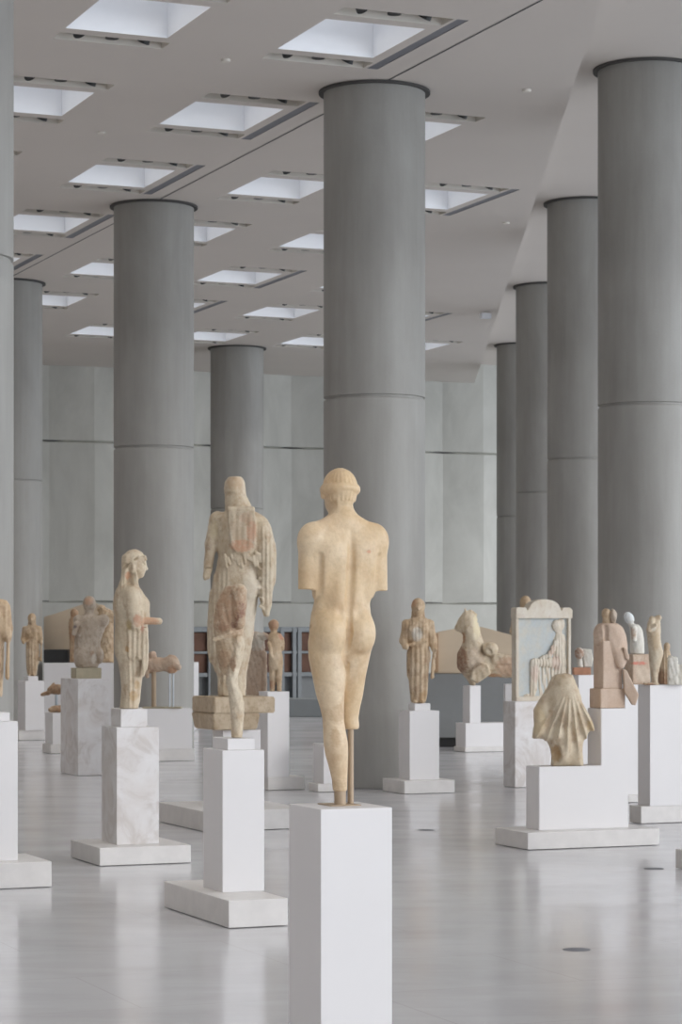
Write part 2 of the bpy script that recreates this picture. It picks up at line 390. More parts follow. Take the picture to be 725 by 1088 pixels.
# --- low ceiling: a plate pierced by rows of skylight wells, laid out on the grid
P0 = Vector((-2.135, 30.9*K, 0)); B_ = Vector((.585, 4.92*K, 0))
s0, t0 = P0.dot(Vd), P0.dot(Ud); As = 2.24; Bs, Bt = B_.dot(Vd), B_.dot(Ud)
def st2w(s_, t_): return Vd*s_+Ud*t_
bm = bmesh.new(); wells = []
tb = [-1.79, -1.51, -1.32, 0, .19, .46]
SL = -14; SH = 46
def quad(a, b, c, d_):
    if b-a < 1e-6 or d_-c < 1e-6: return
    vs = [bm.verts.new((*st2w(s_, t_).to_2d(), ZL)) for s_, t_ in ((a, c), (b, c), (b, d_), (a, d_))]; bm.faces.new(vs[::-1])
prev = t0-9*Bt-20
for j in range(-9, 9):
    tj = t0+j*Bt; sj = s0+j*Bs; i0 = int((SL-sj)//As)+1; i1 = int((SH-sj)//As)-1
    quad(SL, SH, prev, tj+tb[0])
    holes = []
    for i in range(i0, i1):
        q = st2w(sj+i*As, tj); far = q+Ud*.5
        edge = E0.x+(q.y-E0.y)*RD.x/RD.y
        if q.x < .8 and -4 < q.y < 53 and q.x > -11:
            yw = 61.6*K+(q.x+.7)*.412
            if q.y < yw-2.0: holes.append(i)
    for a in range(5):
        c0, c1 = tj+tb[a], tj+tb[a+1]; s_ = SL
        for i in holes:
            si = sj+i*As
            w_ = {0: 1.15, 1: 0, 2: 1.06, 3: 0, 4: 1.15}[a]; bar = (i+j) % 2 == 0
            if w_: quad(s_, si, c0, c1); s_ = si+w_
            if bar: quad(s_, si+1.19, c0, c1); s_ = si+1.31
        quad(s_, SH, c0, c1)
    prev = tj+tb[5]
    for i in holes: wells.append((i, j, sj+i*As, tj, (i+j) % 2 == 0))
quad(SL, SH, prev, prev+30)
# trim at the long edge, at the sides and behind the wall
def clip(bm, co, no): bmesh.ops.bisect_plane(bm, geom=bm.verts[:]+bm.edges[:]+bm.faces[:], plane_co=co, plane_no=no, clear_outer=True)
En = Vector((RD.y, -RD.x, 0))
clip(bm, E0, En); clip(bm, Vector((-13, 0, 0)), Vector((-1, 0, 0))); clip(bm, Vector((0, -9, 0)), Vector((0, -1, 0)))
WP = Vector((-.7, 61.6*K, 0)); clip(bm, WP+Ud*.1, Ud)
# the drop from the low plate to the high one
ya, yb_ = -9.0, 63.3*K
fa, fb = E0+RD*((ya-E0.y)/RD.y), E0+RD*((yb_-E0.y)/RD.y)
vs = [bm.verts.new((fa.x, fa.y, ZL)), bm.verts.new((fb.x, fb.y, ZL)), bm.verts.new((fb.x, fb.y, ZH)), bm.verts.new((fa.x, fa.y, ZH))]; bm.faces.new(vs)
struct(from_bm('ceiling', bm, M['ceil']))
struct(box('ceiling_high', -13, 14, -9, 74, ZH+.6, ZH+.8, M['ceil'], bev=0))
bm = bmesh.new()
vs = [bm.verts.new(p) for p in ((fa.x, fa.y, ZH), (14, -9, ZH), (14, 74, ZH), (fb.x, 74, ZH))]; bm.faces.new(vs[::-1])
struct(from_bm('ceiling_side', bm, M['ceil']))
# ceiling joints: thin dark shadow lines
def seam(n, a, b, wd=.012, z=ZL):
    dr = (b-a).normalized(); pn = Vector((-dr.y, dr.x, 0))*wd
    bm = bmesh.new(); bm.faces.new([bm.verts.new((*(q).to_2d(), z-.003)) for q in (a-pn, a+pn, b+pn, b-pn)])
    struct(from_bm('trim_%d' % n, bm, M['joint']))
q = Vector((1.9, 24.8*K, 0)); seam(1, q-Ud*1.0, q+Ud*33)
q2 = q-Vd*8.96; seam(2, q2-Ud*12, q2+Ud*24, .008)
q3 = q+Ud*11.2; 
seam(3, q3+Vd*0.1+Ud*8, q3-Vd*12+Ud*8, .006)

# --- skylights
LAMP = 9.5
def lampbm():
    b = bmesh.new(); r = bmesh.ops.create_cone(b, cap_ends=True, segments=14, radius1=.07, radius2=.055, depth=.08); return b
spot_me = bpy.data.meshes.new('spotlight'); b = lampbm(); b.to_mesh(spot_me); b.free(); spot_me.materials.append(M['dark'])
def tray(name, x0, x1, y0, y1, z0, z1, mat, parent):
    """open-bottomed recess, faces turned inwards"""
    bm = bmesh.new(); v = [bm.verts.new((x, y, z)) for z in (z0, z1) for y in (y0, y1) for x in (x0, x1)]
    for f in ((4, 5, 7, 6), (0, 1, 5, 4), (2, 6, 7, 3), (0, 4, 6, 2), (1, 3, 7, 5)): bm.faces.new([v[i] for i in f][::-1])
    return from_bm(name, bm, mat, parent)
rows = {}
for w in wells: rows.setdefault(w[1], []).append(w)
ords = ['first', 'second', 'third', 'fourth', 'fifth', 'sixth', 'seventh', 'eighth', 'ninth', 'tenth', 'eleventh', 'twelfth']
def inview(p):
    if p.y < 5: return False
    x = CX+p.x*F/p.y; y = HY-(ZL-EYE)*F/p.y; return -60 < x < 780 and y > -20
vis_rows = [j for j in sorted(rows) if any(inview(st2w(w[2]+.5, w[3]-.7)) for w in rows[j])]
proto = {}
for j in sorted(rows):
    rw = sorted(rows[j], key=lambda w: -w[2])
    rw = [w for w in rw if w[3] is not None]
    for n, (i, _, ss, tt, bar) in enumerate(rw):
        pos = st2w(ss, tt)
        if not inview(st2w(ss+.5, tt-.7)):
            pass
        v = inview(st2w(ss+.5, tt-.7)) or inview(st2w(ss+1.2, tt-1.8)) or inview(st2w(ss, tt+.4))
        rn = ords[vis_rows.index(j)] if j in vis_rows else 'nearest unseen'
        lab = ('skylight well %s, %s from the ceiling edge, %s row' % ('with dark louvre' if bar else 'without louvre', ords[min(n, 11)], rn)) if v and j in vis_rows else 'skylight well outside the picture, above or beside the viewer'
        if bar in proto:
            src = proto[bar]; r = src.copy(); C.objects.link(r); r.location = (pos.x, pos.y, ZL); tag(r, lab, 'skylight', 'ceiling skylights')
            for ch in src.children:
                c = ch.copy(); C.objects.link(c); c.parent = r
                for g_ in ch.children:
                    e = g_.copy(); C.objects.link(e); e.parent = c
            continue
        r = thing('skylight', lab, 'skylight', (pos.x, pos.y, ZL), TH, 'ceiling skylights'); proto[bar] = r
        tray('light_well', 0, 1.06, -1.32, 0, 0, .75, M['well'], r)
        bm = bmesh.new(); bm.faces.new([bm.verts.new(p) for p in ((.02, -1.3, .6), (1.04, -1.3, .6), (1.04, -.02, .6), (.02, -.02, .6))][::-1]); from_bm('diffuser', bm, M['glow'], r)
        ld = bpy.data.lights.new('well light', 'AREA'); ld.shape = 'RECTANGLE'; ld.size = .95; ld.size_y = 1.2; ld.energy = LAMP; ld.color = (1, .98, .95); ld.spread = math.radians(64)
        lo_ = bpy.data.objects.new('daylight_lamp', ld); C.objects.link(lo_); lo_.parent = r; lo_.location = (.53, -.66, .34)
        for (a, b) in ((-1.79, -1.51), (.19, .46)):
            sl_ = tray('lamp_recess', 0, 1.15, a, b, 0, .12, M['slot'], r)
            for k, xx in enumerate((.22, .58, .93)):
                l = bpy.data.objects.new('spotlight', spot_me); C.objects.link(l); l.parent = sl_
                l.location = (xx, (a+b)/2+.03*(k-1), .062); l.rotation_euler = (.5*(k-1), .3*(k-1), 0)
        if bar:
            g_ = tray('side_louvre', 1.19, 1.31, -1.79, .46, 0, .006, M['grille'], r)

# --- walls
bm = bmesh.new()
wo = WP; zs = [0, 2.33, 2.36, 2.39, 4.0, 5.93, 5.96, 5.99, ZH]
def wpt(s_, out, z): return (wo+Vd*s_-Ud*out).to_tuple()[:2]+(z,)
k0 = -16; L = []
s_ = -15.0; n = 0
while s_ < 24:
    L.append((s_, 0 if n % 2 else .13)); s_ += 1.02 if n % 2 else .92; n += 1
dz = {2.33: 0, 2.36: -.05, 2.39: 0, 5.93: 0, 5.96: -.05, 5.99: 0}
cols = []
for (q, o) in L:
    cols.append([bm.verts.new(wpt(q, (o if (z > 2.36) else .05)+(-.05 if z in (2.36, 5.96) else 0)+(.03 if 2.4 < z < 5.95 else 0), z)) for z in zs])
for a, b in zip(cols, cols[1:]):
    for i in range(len(zs)-1): bm.faces.new((a[i], b[i], b[i+1], a[i+1]))
struct(from_bm('wall_back', bm, M['wall']))
for k, z in ((4, 5.96), (5, 2.36)):
    bm = bmesh.new()
    bm_box(bm, -15, 24, -.0, .02, z-.02, z+.02)
    bmesh.ops.transform(bm, matrix=Matrix.Translation((wo.x, wo.y, 0)) @ Matrix.Rotation(TH, 4, 'Z'), verts=bm.verts)
    struct(from_bm('trim_%d' % k, bm, M['joint']))
struct(box('wall_left', -13.2, -13, -9, 66, 0, ZH, M['ceil'], bev=0))

# --- columns
def column(x, Y, R, top, label, D=1.12, jz=None):
    t = thing('concrete_column', label, 'column', (wx(x, Y), Y, 0), random.random()*6)
    j = jz or 1.71+2.27*D
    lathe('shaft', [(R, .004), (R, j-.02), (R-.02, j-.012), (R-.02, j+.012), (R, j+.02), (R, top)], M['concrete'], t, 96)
    lathe('collar', [(R+.055, top-.03), (R+.055, top-.004)], M['collar'], t, 96)
    return t
cols_ = [(398, 29.05*K, .56, ZL, 'wide concrete column standing directly behind the central nude statue'),
 (163.5, 36.9*K, .56, ZL, 'concrete column behind the statue of a woman seen in profile'),
 (252, 55.4*K, .56, ZL, 'farther concrete column rising behind the cloaked statue seen from behind'),
 (10, 45.0*K, .56, ZL, 'distant concrete column behind the small woman statue with bent arms'),
 (-67.5, 17.9, .56, ZL, 'near concrete column of which only a pale bluish strip shows at the left edge', 1.12, 4.41),
 (688, 30.0*K, .56, ZH, 'nearest and widest concrete column of the row under the raised ceiling'),
 (621.5, 39.4*K, .56, ZH, 'second concrete column of the row under the raised ceiling'),
 (580.5, 48.9*K, .56, ZH, 'third concrete column of the row under the raised ceiling'),
 (554.5, 59.0*K, .56, ZH, 'farthest and thinnest concrete column of the row under the raised ceiling')]
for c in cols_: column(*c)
# small round floor outlets
for x, y, lab in ((453, 882, 'small dark floor outlet in front of the central column'), (613, 1009, 'small dark floor outlet nearest the viewer'), (695, 923, 'small dark floor outlet beside the stepped pedestal')):
    Y = EYE*F/(y-HY); o = lathe('floor_outlet', [(.075, .001), (.07, .003)], M['grille'], None, 24); o.location = (wx(x, Y), Y, 0); tag(o, lab, 'floor outlet')

Y = (ZL-EYE)*F/(HY-331); sx_ = wx(516, Y)
o = thing('ceiling_sensor', 'small white box fixed under the low ceiling near its long edge', 'sensor', (sx_, Y, ZL), TH)
box('housing', -.1, .1, -.06, .06, -.13, -.03, M['well'], o, .01); lathe('stem', [(.02, -.035), (.02, -.002)], M['slot'], o, 12)
for k_, (x_, y_) in enumerate(((240, 63), (108, 140), (560, 95), (538, 236))):
    Y = (ZL-EYE)*F/(HY-y_); o = lathe('smoke_detector', [(.045, -.025), (.05, -.002)], M['slot'], None, 20); o.location = (wx(x_, Y), Y, ZL-.001)
    tag(o, ['tiny ceiling disc between the two nearest skylights', 'tiny ceiling disc near the second row of skylights', 'tiny ceiling disc in the plain strip beside the central column top', 'tiny ceiling disc in the plain strip farther along the ceiling edge'][k_], 'smoke detector')
#==FAR==
# wall display with russet panels in a grey frame
def on_wall(x, off):     # point on the line parallel to the back wall, off in front of it
    o = WP-Ud*off; m = (x-CX)/F; s_ = (m*o.y-o.x)/(Vd.x-m*Vd.y); return o+Vd*s_
t = thing('wall_display_rack', 'long low wall display with russet panels in a pale grey frame', 'display rack', (0, 0, 0))
a = on_wall(196, 1.3); b = on_wall(352, 1.3); t.location = (a.x, a.y, 0); t.rotation_euler = (0, 0, TH); Lw = (b-a).length
Ym = (a.y+b.y)/2
box('backboard', 0, Lw, .14, .3, .004, wz(668, Ym), M['grey'], t, .01)
box('top_rail', 0, Lw, -.02, .14, wz(671.5, Ym), wz(666, Ym), M['rack'], t, .01)
box('middle_rail', 0, Lw, -.02, .14, wz(694.5, Ym), wz(691.8, Ym), M['rack'], t, .006)
box('bottom_rail', 0, Lw, -.02, .14, wz(719, Ym), wz(714.5, Ym), M['rack'], t, .01)
for x0, x1 in ((198, 221), (224, 246), (250, 272), (276, 298), (300.5, 310.5), (320.8, 345)):
    pa = (on_wall(x0, 1.3)-a).length if x0 > 196 else 0; pb = (on_wall(x1, 1.3)-a).length
    for y0, y1 in ((672, 691.8), (694.5, 714.5)): box('russet_panel', pa, pb, .06, .14, wz(y1, Ym), wz(y0, Ym), M['brown'], t, .01)
for x0 in (222.5, 248, 274, 299, 312, 317.5):
    pa = (on_wall(x0, 1.3)-a).length; box('post', pa-.035, pa+.06, -.04, .14, .004, wz(667, Ym), M['rack'], t, .006)
Y = EYE*F/92
o = box('low_step', wx(285, Y), wx(352, Y), Y, Y+1.2, .004, wz(743, Y), M['bluegrey'], bev=.01); tag(o, 'low blue grey step on the floor before the wall display', 'step')
# pediment displays
def pediment(label, xl, xr, Y, tops, ybot, rz=0, wall=None, th=.35):
    t = thing('pediment_display', label, 'pediment', (wx(xl, Y), Y, wz(ybot, Y)), rz); S = F/Y
    pts = [(0, 0)]+[((x-xl)/S, (ybot-y)/S) for x, y in tops]+[((xr-xl)/S, 0)]
    prism('gable_panel', pts, 0, th, M['pediment'], t, .01)
    return t, S
# the one at the far side of the column, on its grey plinth
Y = 38.6*K
o = thing('display_plinth', 'long grey plinth with a dark foot recess below the beige pediment', 'plinth', (wx(440, Y), Y, 0))
box('body', 0, wx(585, Y)-wx(440, Y), 0, .6, .14, wz(716, Y), M['grey'], o, .01)
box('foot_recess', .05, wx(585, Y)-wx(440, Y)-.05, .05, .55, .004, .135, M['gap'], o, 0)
t, S = pediment('beige pediment panel behind the horse and rider', 461, 582, Y+.05, [(461, 674), (466, 671.5), (487, 667.5), (512, 666), (545, 675), (582, 686)], 715.5)
box('rim', -.001, 5/S, -.07, 0.0, .02, (715.5-673)/S, M['pedimentedge'], t, .01)
Y = 44.5*K
o = thing('display_plinth', 'long pale platform carrying the far pediment group behind the male torso', 'plinth', (wx(46.5, Y), Y, 0))
box('body', 0, wx(206, Y)-wx(46.5, Y), 0, 1.4, .004, wz(704.5, Y), M['white'], o, .01)
zt = wz(704.5, Y)
o = box('dark_bench', wx(47.5, Y+.6), wx(73, Y+.6), Y+.45, Y+.85, zt+.001, wz(690.5, Y), M['gap'], bev=.01); tag(o, 'dark block on the pale platform below the sloping pediment', 'block')
t, S = pediment('sloping beige pediment panel behind the headed male torso', 46.5, 125, Y+.9, [(46.5, 656), (60, 652), (86, 643), (100, 641), (125, 652)], 691)
t.location.z = wz(691, Y); 
box('foot', 2/S, 84/S, .1, .3, -(t.location.z-zt)+.001, 0, M['grey'], t, .01)

#==STATUES==
def folds(xc, lam, amp, y0, y1, x0=-1e9, x1=1e9, fan=0, ph=0, front=True):
    def fn(x, y, d):
        m = 1/(1+np.exp(-(y-y0)/2.0))*1/(1+np.exp((y-y1)/2.0))*1/(1+np.exp(-(x-x0)/1.0))*1/(1+np.exp((x-x1)/1.0))
        u = (x-xc)/(1+fan*(y-y0))
        return amp*m*np.sin(2*np.pi*u/lam+ph+.25*np.sin(y*.09+xc)+d*.02)
    return fn
def rough(amp=.35, f=.5, sd=0):
    return lambda x, y, d: amp*(np.sin(x*f+sd)*np.sin(y*f*.83+1.7*sd)*np.sin(d*f*1.1+.5)+.6*np.sin(x*f*2.3+y*f*1.1+sd)*np.sin(d*f*2.1+y*f*1.7))

# ---- central nude youth, seen from behind
ped = pedestal('tall plain white pedestal under the central nude youth', [(307, 341, 417, 860)], ybase=HY+EYE*F/(F/305-.2))
# base sits below the picture: its depth comes from its distance
KS = 305.0; KY = F/KS
pc = ped['c']
plate = box('statue_base_plate', -.1, .1, -.085, .085, 0, .006, M['rod'], None, .002)
bpy.data.objects.remove(plate)
s = Sculpt(0, 0, (-62, 64), (-362, 4), (-42, 48), .92)
def L(H, pr, r, cd=0, rz=None): # leg row from its measured centre
    cx = (pr+.408*cd)/.913; return (-H, cx-r, cx+r, rz or r, cd)
def tr(H, cx, rx, ry, cd): return (-H, cx-rx, cx+rx, ry, cd)
s.loft([tr(301, 1, 15, 12, -3), tr(291, 1, 29, 13, -4), tr(276, 2, 37, 17.5, -3), tr(258, 3, 36, 18.5, -2), tr(240, 3, 33.5, 17.5, -1), tr(226, 1.5, 31, 16.5, 0),
        tr(216, .5, 31, 16.5, 0), tr(203, -.5, 33.5, 17, 0), tr(190, -1, 34.5, 18, 0), tr(175, 0, 35.5, 18, 0), tr(165, -1, 33, 16, 0), tr(158, -1, 24, 10, 2)], k=1, pw=2.15)
s.cap((1, -286, -2), (0, -330, 4), 14, 12.5, 6)                        # neck
for q in (-1, 1):
    s.cap((q*4, -303, -5), (q*33, -289, -6), 9, 10, 10)              # trapezius
    s.ell((q*37, -281, -5), (14.5, 17, 14), 8)                        # shoulder
    s.cap((q*38.5, -276, -4), ((43 if q > 0 else -40), -226, -1), 11.5, 9.2, 4)   # upper arm
s.box((-43.5, -218, -1), (11.5, 11, 16), 1, .6, True); s.box((47.5, -217, -1), (13, 11, 16), 1, .6, True)
# back forms
for q in (-1, 1):
    s.ell((q*19+2, -269, -12), (14, 19, 10), 9, ang=q*-12)             # shoulder blade
    s.cap((q*9.5+2, -262, -12), (q*9, -204, -11), 8.5, 9, 7)           # muscle along the spine
    s.ell((q*24+1, -246, -6), (10, 24, 10.5), 10)
s.ell((-16.5, -183, -10), (18, 25, 17.5), 6); s.ell((16.5, -183, -10), (17.5, 24, 16.5), 6)
s.cap((3.5, -290, -20.5), (2.5, -250, -21.5), 2.4, 3.2, 4, True); s.cap((2.5, -250, -21.5), (1, -204, -20), 3.2, 2.8, 4, True)
s.ell((-9, -205, -23), (4, 6, 3.5), 5, True); s.ell((10.5, -205, -23), (4, 6, 3.5), 5, True)
# legs
s.loft([L(192, -15, 15, 0), L(174, -16, 19, 0), L(157, -15.5, 19.5, 0), L(137, -13, 17.8, 0), L(117, -11.6, 15.2, 0), L(104, -10, 12.8, 0), L(92, -8.6, 11.3, -1), L(80, -7.5, 12, -2), L(67, -6, 13, -3), L(55, -5, 12.3, -3), L(42, -3.4, 10.2, -2), L(28, -2, 8.3, -1), L(15, -1.5, 7.6, 0)], k=3)
s.loft([L(192, 15, 14, 1), L(174, 15.5, 18, 1), L(157, 12.5, 17.5, 3), L(137, 10.5, 15.2, 6), L(117, 9.5, 13.2, 10), L(104, 8.2, 11.4, 13), L(92, 7.6, 10, 15), L(86, 8.6, 9.8, 15), L(80, 9.4, 8.8, 15)], k=2)
s.cap((1.5, -201, -19.5), (.5, -184, -20), 2.2, 3.6, 1.5, True); s.cap((.5, -184, -20), (-2, -162, -17), 3.6, 4.4, 1.5, True)
for x_, x2_ in ((-31.5, -30.5), (36.5, 34.5)): s.cap((x_, -264, -18), (x2_, -224, -14), 3.0, 3.0, 2.5, True)      # cleft
s.cap((3, -160, -20), (26, -157, -18), 3.4, 2.4, 2.5, True); s.cap((-4, -160, -23), (-12, -158, -22.5), 1.6, .8, 3, True)
s.cap((-2, -163, -20), (1, -146, -6), 3.6, 2.4, 2, True); s.cap((3, -150, -8), (2.5, -104, -4), 2.2, 1.6, 1.5, True)
# front of the body
s.ell((-14, -262, 14), (15, 11, 7), 6); s.ell((17, -262, 14), (15, 11, 7), 6); s.ell((0, -164, 18), (6, 7, 6), 4)
# head
s.ell((0, -337, 4), (18.2, 21.5, 21), 3); s.ell((0, -322, 11), (13.5, 15, 13), 5)
s.cap((0, -337, 23), (0, -327, 27), 1.8, 2.6, 2); s.ell((-6, -334, 22.5), (3.4, 2, 2), 1.5, True); s.ell((6, -334, 22.5), (3.4, 2, 2), 1.5, True)
s.cap((-4, -319, 23.5), (4, -319, 23.5), 1.3, 1.3, 1); s.ell((0, -311, 20), (6, 4, 4), 3)
# hair: fine strands on the crown, the rolled fillet and short locks below it
def strands(x, y, d):
    a = np.arctan2(x, -(d-4)+1e-3); m = (y < -341)*1.0
    return .35*m*np.sin(a*26)
s.ripple(strands)
n = 30
for i in range(n):
    a = 2*math.pi*i/n; x, d = 15.9*math.sin(a), 4-18.6*math.cos(a)
    w_ = 3.4+1.9*abs(math.sin(a))
    s.cap((x, -338+2.5*abs(math.sin(a))+.7*math.cos(i*2.1), d), (15.9*math.sin(a+.21), -338+2.5*abs(math.sin(a+.21)), 4-18.6*math.cos(a+.21)), w_, w_, 1.5)
for i in range(-4, 5):
    a = i*.27; x, d = 16.2*math.sin(a), 4-18.6*math.cos(a)
    s.cap((x, -335, d), (x*.92, -325.5+abs(i)*.4, d+2), 2.5, 2.2, .6)
for i in range(-4, 5): s.cap((i*2.3, -326, -12+abs(i)*.6), (i*1.6, -315-(2-abs(i)*.6), -9.5+abs(i)*.4), 1.9, 1.2, .7)
for q in (-1, 1): s.ell((q*18, -330, 8), (2.6, 5, 4), 1.5)
s.paint(8, -262, -22, 1, (200, 140, 100), .0)
s.paint(22, -269, -20, 3.0, (206, 140, 104), .75, .7, 3); s.paint(-9, -98, -10, 9, (182, 148, 110), .55, 1.3); s.paint(-12, -72, -12, 6, (176, 138, 96), .5, 2)
s.paint(-2, -22, 0, 10, (176, 142, 104), .45); s.paint(-35, -190, 0, 4, (170, 128, 92), .6, .6)
root = thing('marble_youth_statue', 'cream marble nude youth seen from behind, arms broken above the elbow', 'statue', (wx(363, KY), KY, ped['z']), TH)
body = s.mesh('body', KS, cream, root)
lx = (-1.5)/.913/KS
r1 = lathe('leg_stump_support', [(6.2/KS, .0), (6.4/KS, 17/KS)], M['rod'], root, 24); r1.location = (lx, 0, .001)
r2 = lathe('support_rod', [(3.3/KS, .0), (3.3/KS, 88/KS)], M['rod'], root, 20); r2.location = ((9.3+.408*14)/.913/KS, 14/KS, .001)
box('base_plate', -.06, .055, -.05, .075, .0005, .004, M['rod'], root, .001)
root.location.x = wx(363, KY)

# ---- generic small draped woman
def kore_sc(x0, yb, H, face=0, h=1.0, arms='bent', seed=0):
    """upright draped woman, H tall in measure units, seen from the front"""
    u = H/112.0; s = Sculpt(x0, yb, (x0-26*u, x0+26*u), (yb-H-2, yb+1), (-18*u, 18*u), h)
    P = lambda x, y, d=0: (x0+x*u, yb-y*u, d*u)
    R = lambda y, a, b, r, c=0: (yb-y*u, x0+a*u, x0+b*u, r*u, c*u)
    s.loft([R(92, -5, 6, 5), R(88, -11, 12, 7), R(80, -13.5, 14, 9), R(70, -11, 12, 9), R(62, -10, 12, 9), R(52, -11.5, 13, 10), R(40, -11.5, 12.5, 10), R(25, -11, 11.5, 9), R(12, -9.5, 10.5, 8), R(3, -7.5, 8, 7), R(0, -7, 8, 7)], k=1)
    s.cap(P(0, 88), P(0, 98), 4.2*u, 4*u, 2*u); s.ell(P(0, 103, -1), (7.4*u, 8.8*u, 7.5*u), 1.5*u); s.ell(P(0, 98, -3.5), (4.6*u, 5.5*u, 5*u), 2*u)
    s.cap(P(0, 103, -8.6), P(0, 99.5, -10), .9*u, 1.3*u, 1*u)
    for q in (-1, 1):
        s.cap(P(q*5, 98, 2), P(q*6, 86, 1), 1.9*u, 1.8*u, 1.2*u)       # hair falling on the shoulder
        s.cap(P(q*5, 88, -5), P(q*5, 76, -8.5), 1.2*u, 1.0*u, .8*u)
        s.cap(P(q*12.5, 84, 0), P(q*15.5, 66, 0), 5*u, 4.4*u, 3*u)
        s.ell(P(q*5.5, 79, -7), (5*u, 4.5*u, 3.5*u), 3*u)
    if arms == 'bent':
        s.cap(P(-15.5, 66), P(-13.5, 60, -10), 4.2*u, 3.4*u, 2*u); s.cap(P(15.5, 66), P(17, 58, -6), 4.2*u, 3.2*u, 2*u); s.cap(P(17, 58, -6), P(15.5, 28, -4), 1.4*u, 2.2*u, 1*u)
    s.cap(P(-9, 62, -8), P(8, 66, -8), 2*u, 2*u, 1.5*u)
    s.ripple(folds(x0, 5.2*u, .75*u, yb-60*u, yb-3*u, ph=seed)); s.ripple(folds(x0, 3.6*u, .4*u, yb-88*u, yb-62*u, ph=seed+1)); s.ripple(rough(.25*u, .5/u, seed))
    s.cap(P(-3.5, 1, -5), P(-3.5, 1, -10), 2.4*u, 2*u, 1*u); s.cap(P(4, 1, -5), P(4, 1, -10), 2.4*u, 2*u, 1*u)
    return s
# woman with broken forearms before the central column
ped = pedestal('white pedestal with small top block in front of the central column', [(424, 435.5, 467, 755.5), (434, 441, 457.5, 747.5)], slab=(406.5, 430, 483.5, 844, 830))
s = kore_sc(444.5, 745.5, 112, seed=.6)
s.paint(452, 738, -8, 7, (176, 140, 96), .6); s.paint(436, 684, -6, 5, (166, 130, 92), .6); s.paint(443, 672, -9, 6, (222, 216, 204), .8, 1.3); s.paint(440, 640, -4, 5, (190, 142, 108), .6)
stand('marble_woman_statue', 'small marble woman in long folds before the central column', 'statue', s, ped, tanstone)
# small woman statue far off at the left
ped = pedestal('slim white pedestal below the distant small woman statue', [(19, 27, 47, 723.5), (25, 30, 40.5, 718.5)], slab=(14, 20, 48, 787, 776))
s = kore_sc(34, 718.5, 67, h=.8, seed=2.2)
stand('marble_woman_statue', 'distant little marble woman statue before the strip of column', 'statue', s, ped, tanstone)
# woman cut by the frame
ped = pedestal('white pedestal cut by the left frame edge', [(-45, -32, 19, 767), (-34, -25, 10.5, 757.5)], slab=(-72, -48, 55, 947, 919))
s = kore_sc(-13, 757.5, 150, h=1.3, seed=3.1)
s.cap((1, 662, 0), (7, 678, -2), 6, 5, 3)
stand('marble_woman_statue', 'draped marble statue cut off by the left frame edge', 'statue', s, ped, tanstone)

# ---- woman in profile, facing right
ped = pedestal('veined marble pedestal with small top block under the woman in profile', [(108, 124, 169, 773), (118, 128.5, 156.5, 753.5)], slab=(75, 106, 203, 920.7, 901), mats=[M['marble'], M['marble']])
s = Sculpt(138.5, 753, (116, 175), (580, 754), (-26, 26), .85)
s.loft([(621, 128, 145, 12), (628, 123, 151, 17), (636, 121, 156, 19), (643, 120.5, 159.3, 20), (650, 120.8, 159, 19), (658, 122, 156.5, 17), (666, 122.5, 157, 17), (680, 121.5, 156.5, 17), (695, 122, 156, 17), (704, 125.5, 155, 16), (715, 127.5, 153, 15), (730, 129, 150, 14), (742, 128.5, 148.5, 13), (754, 127, 147, 13)], k=1)
s.cap((139, 624, 0), (141, 609, 0), 7.5, 7, 4)
s.ell((142.5, 597.5, 0), (12.8, 13.6, 12), 2); s.ell((147.5, 604, 0), (7.4, 9.8, 8.5), 3)
s.cap((154, 599.5, 0), (156, 604.8, 0), 1.0, 1.6, 1.2); s.ell((149.5, 611, 0), (3.6, 3.4, 5), 2); s.cap((153.6, 607.8, -1.8), (153.6, 607.8, 1.8), .9, .9, .8)
s.ell((153.6, 599.8, -5), (2, 1.3, 2.4), 1, True)
# hair over brow, falling down the back; ear
for i in range(7): s.cap((154-i*2.2, 592+i*2.1, -7-i*.5), (155.2-i*2.2, 595+i*2.2, -7-i*.5), 2.0, 1.7, .8)
s.loft([(590, 130, 142, 11), (600, 129.3, 141, 12), (610, 129.2, 139, 12), (620, 127, 137, 13), (632, 122, 134, 13), (645, 121, 131, 11), (655, 122.5, 129, 9)], k=2)
s.cap((130, 604, -9), (152, 590, -10.5), 1.2, 1.2, 1.2, True); s.cap((130.5, 606, -10), (136, 602, -12), 1.3, 1.2, 1.2, True)
s.ell((142.5, 604, -11.6), (1.8, 3.6, 1.8), .8)
for i in range(3): s.cap((142.5+i*1.4, 609, -9-i), (145.5+i*1.6, 632, -15+i*2), 1.4, 1.3, .8)
# near arm with pleated sleeve, broken forearm
s.cap((141.5, 632, -15), (145, 655, -18), 9, 8, 4); s.cap((144.5, 652, -18), (146, 664, -19), 8, 6.5, 3)
for i in range(6): s.cap((139.5+i*2.6, 650, -24+abs(i-2.5)*.8), (140.5+i*2.5, 668-abs(i-3)*.7, -23+abs(i-2.5)), 1.35, 1.2, .9)
s.cap((148, 659.5, -17), (170.5, 660.5, -17), 4.2, 3.5, 2); s.cap((150, 640, 14), (153, 660, 15), 7, 5.5, 4)
s.ell((153, 641, -6), (6, 6, 8), 4)
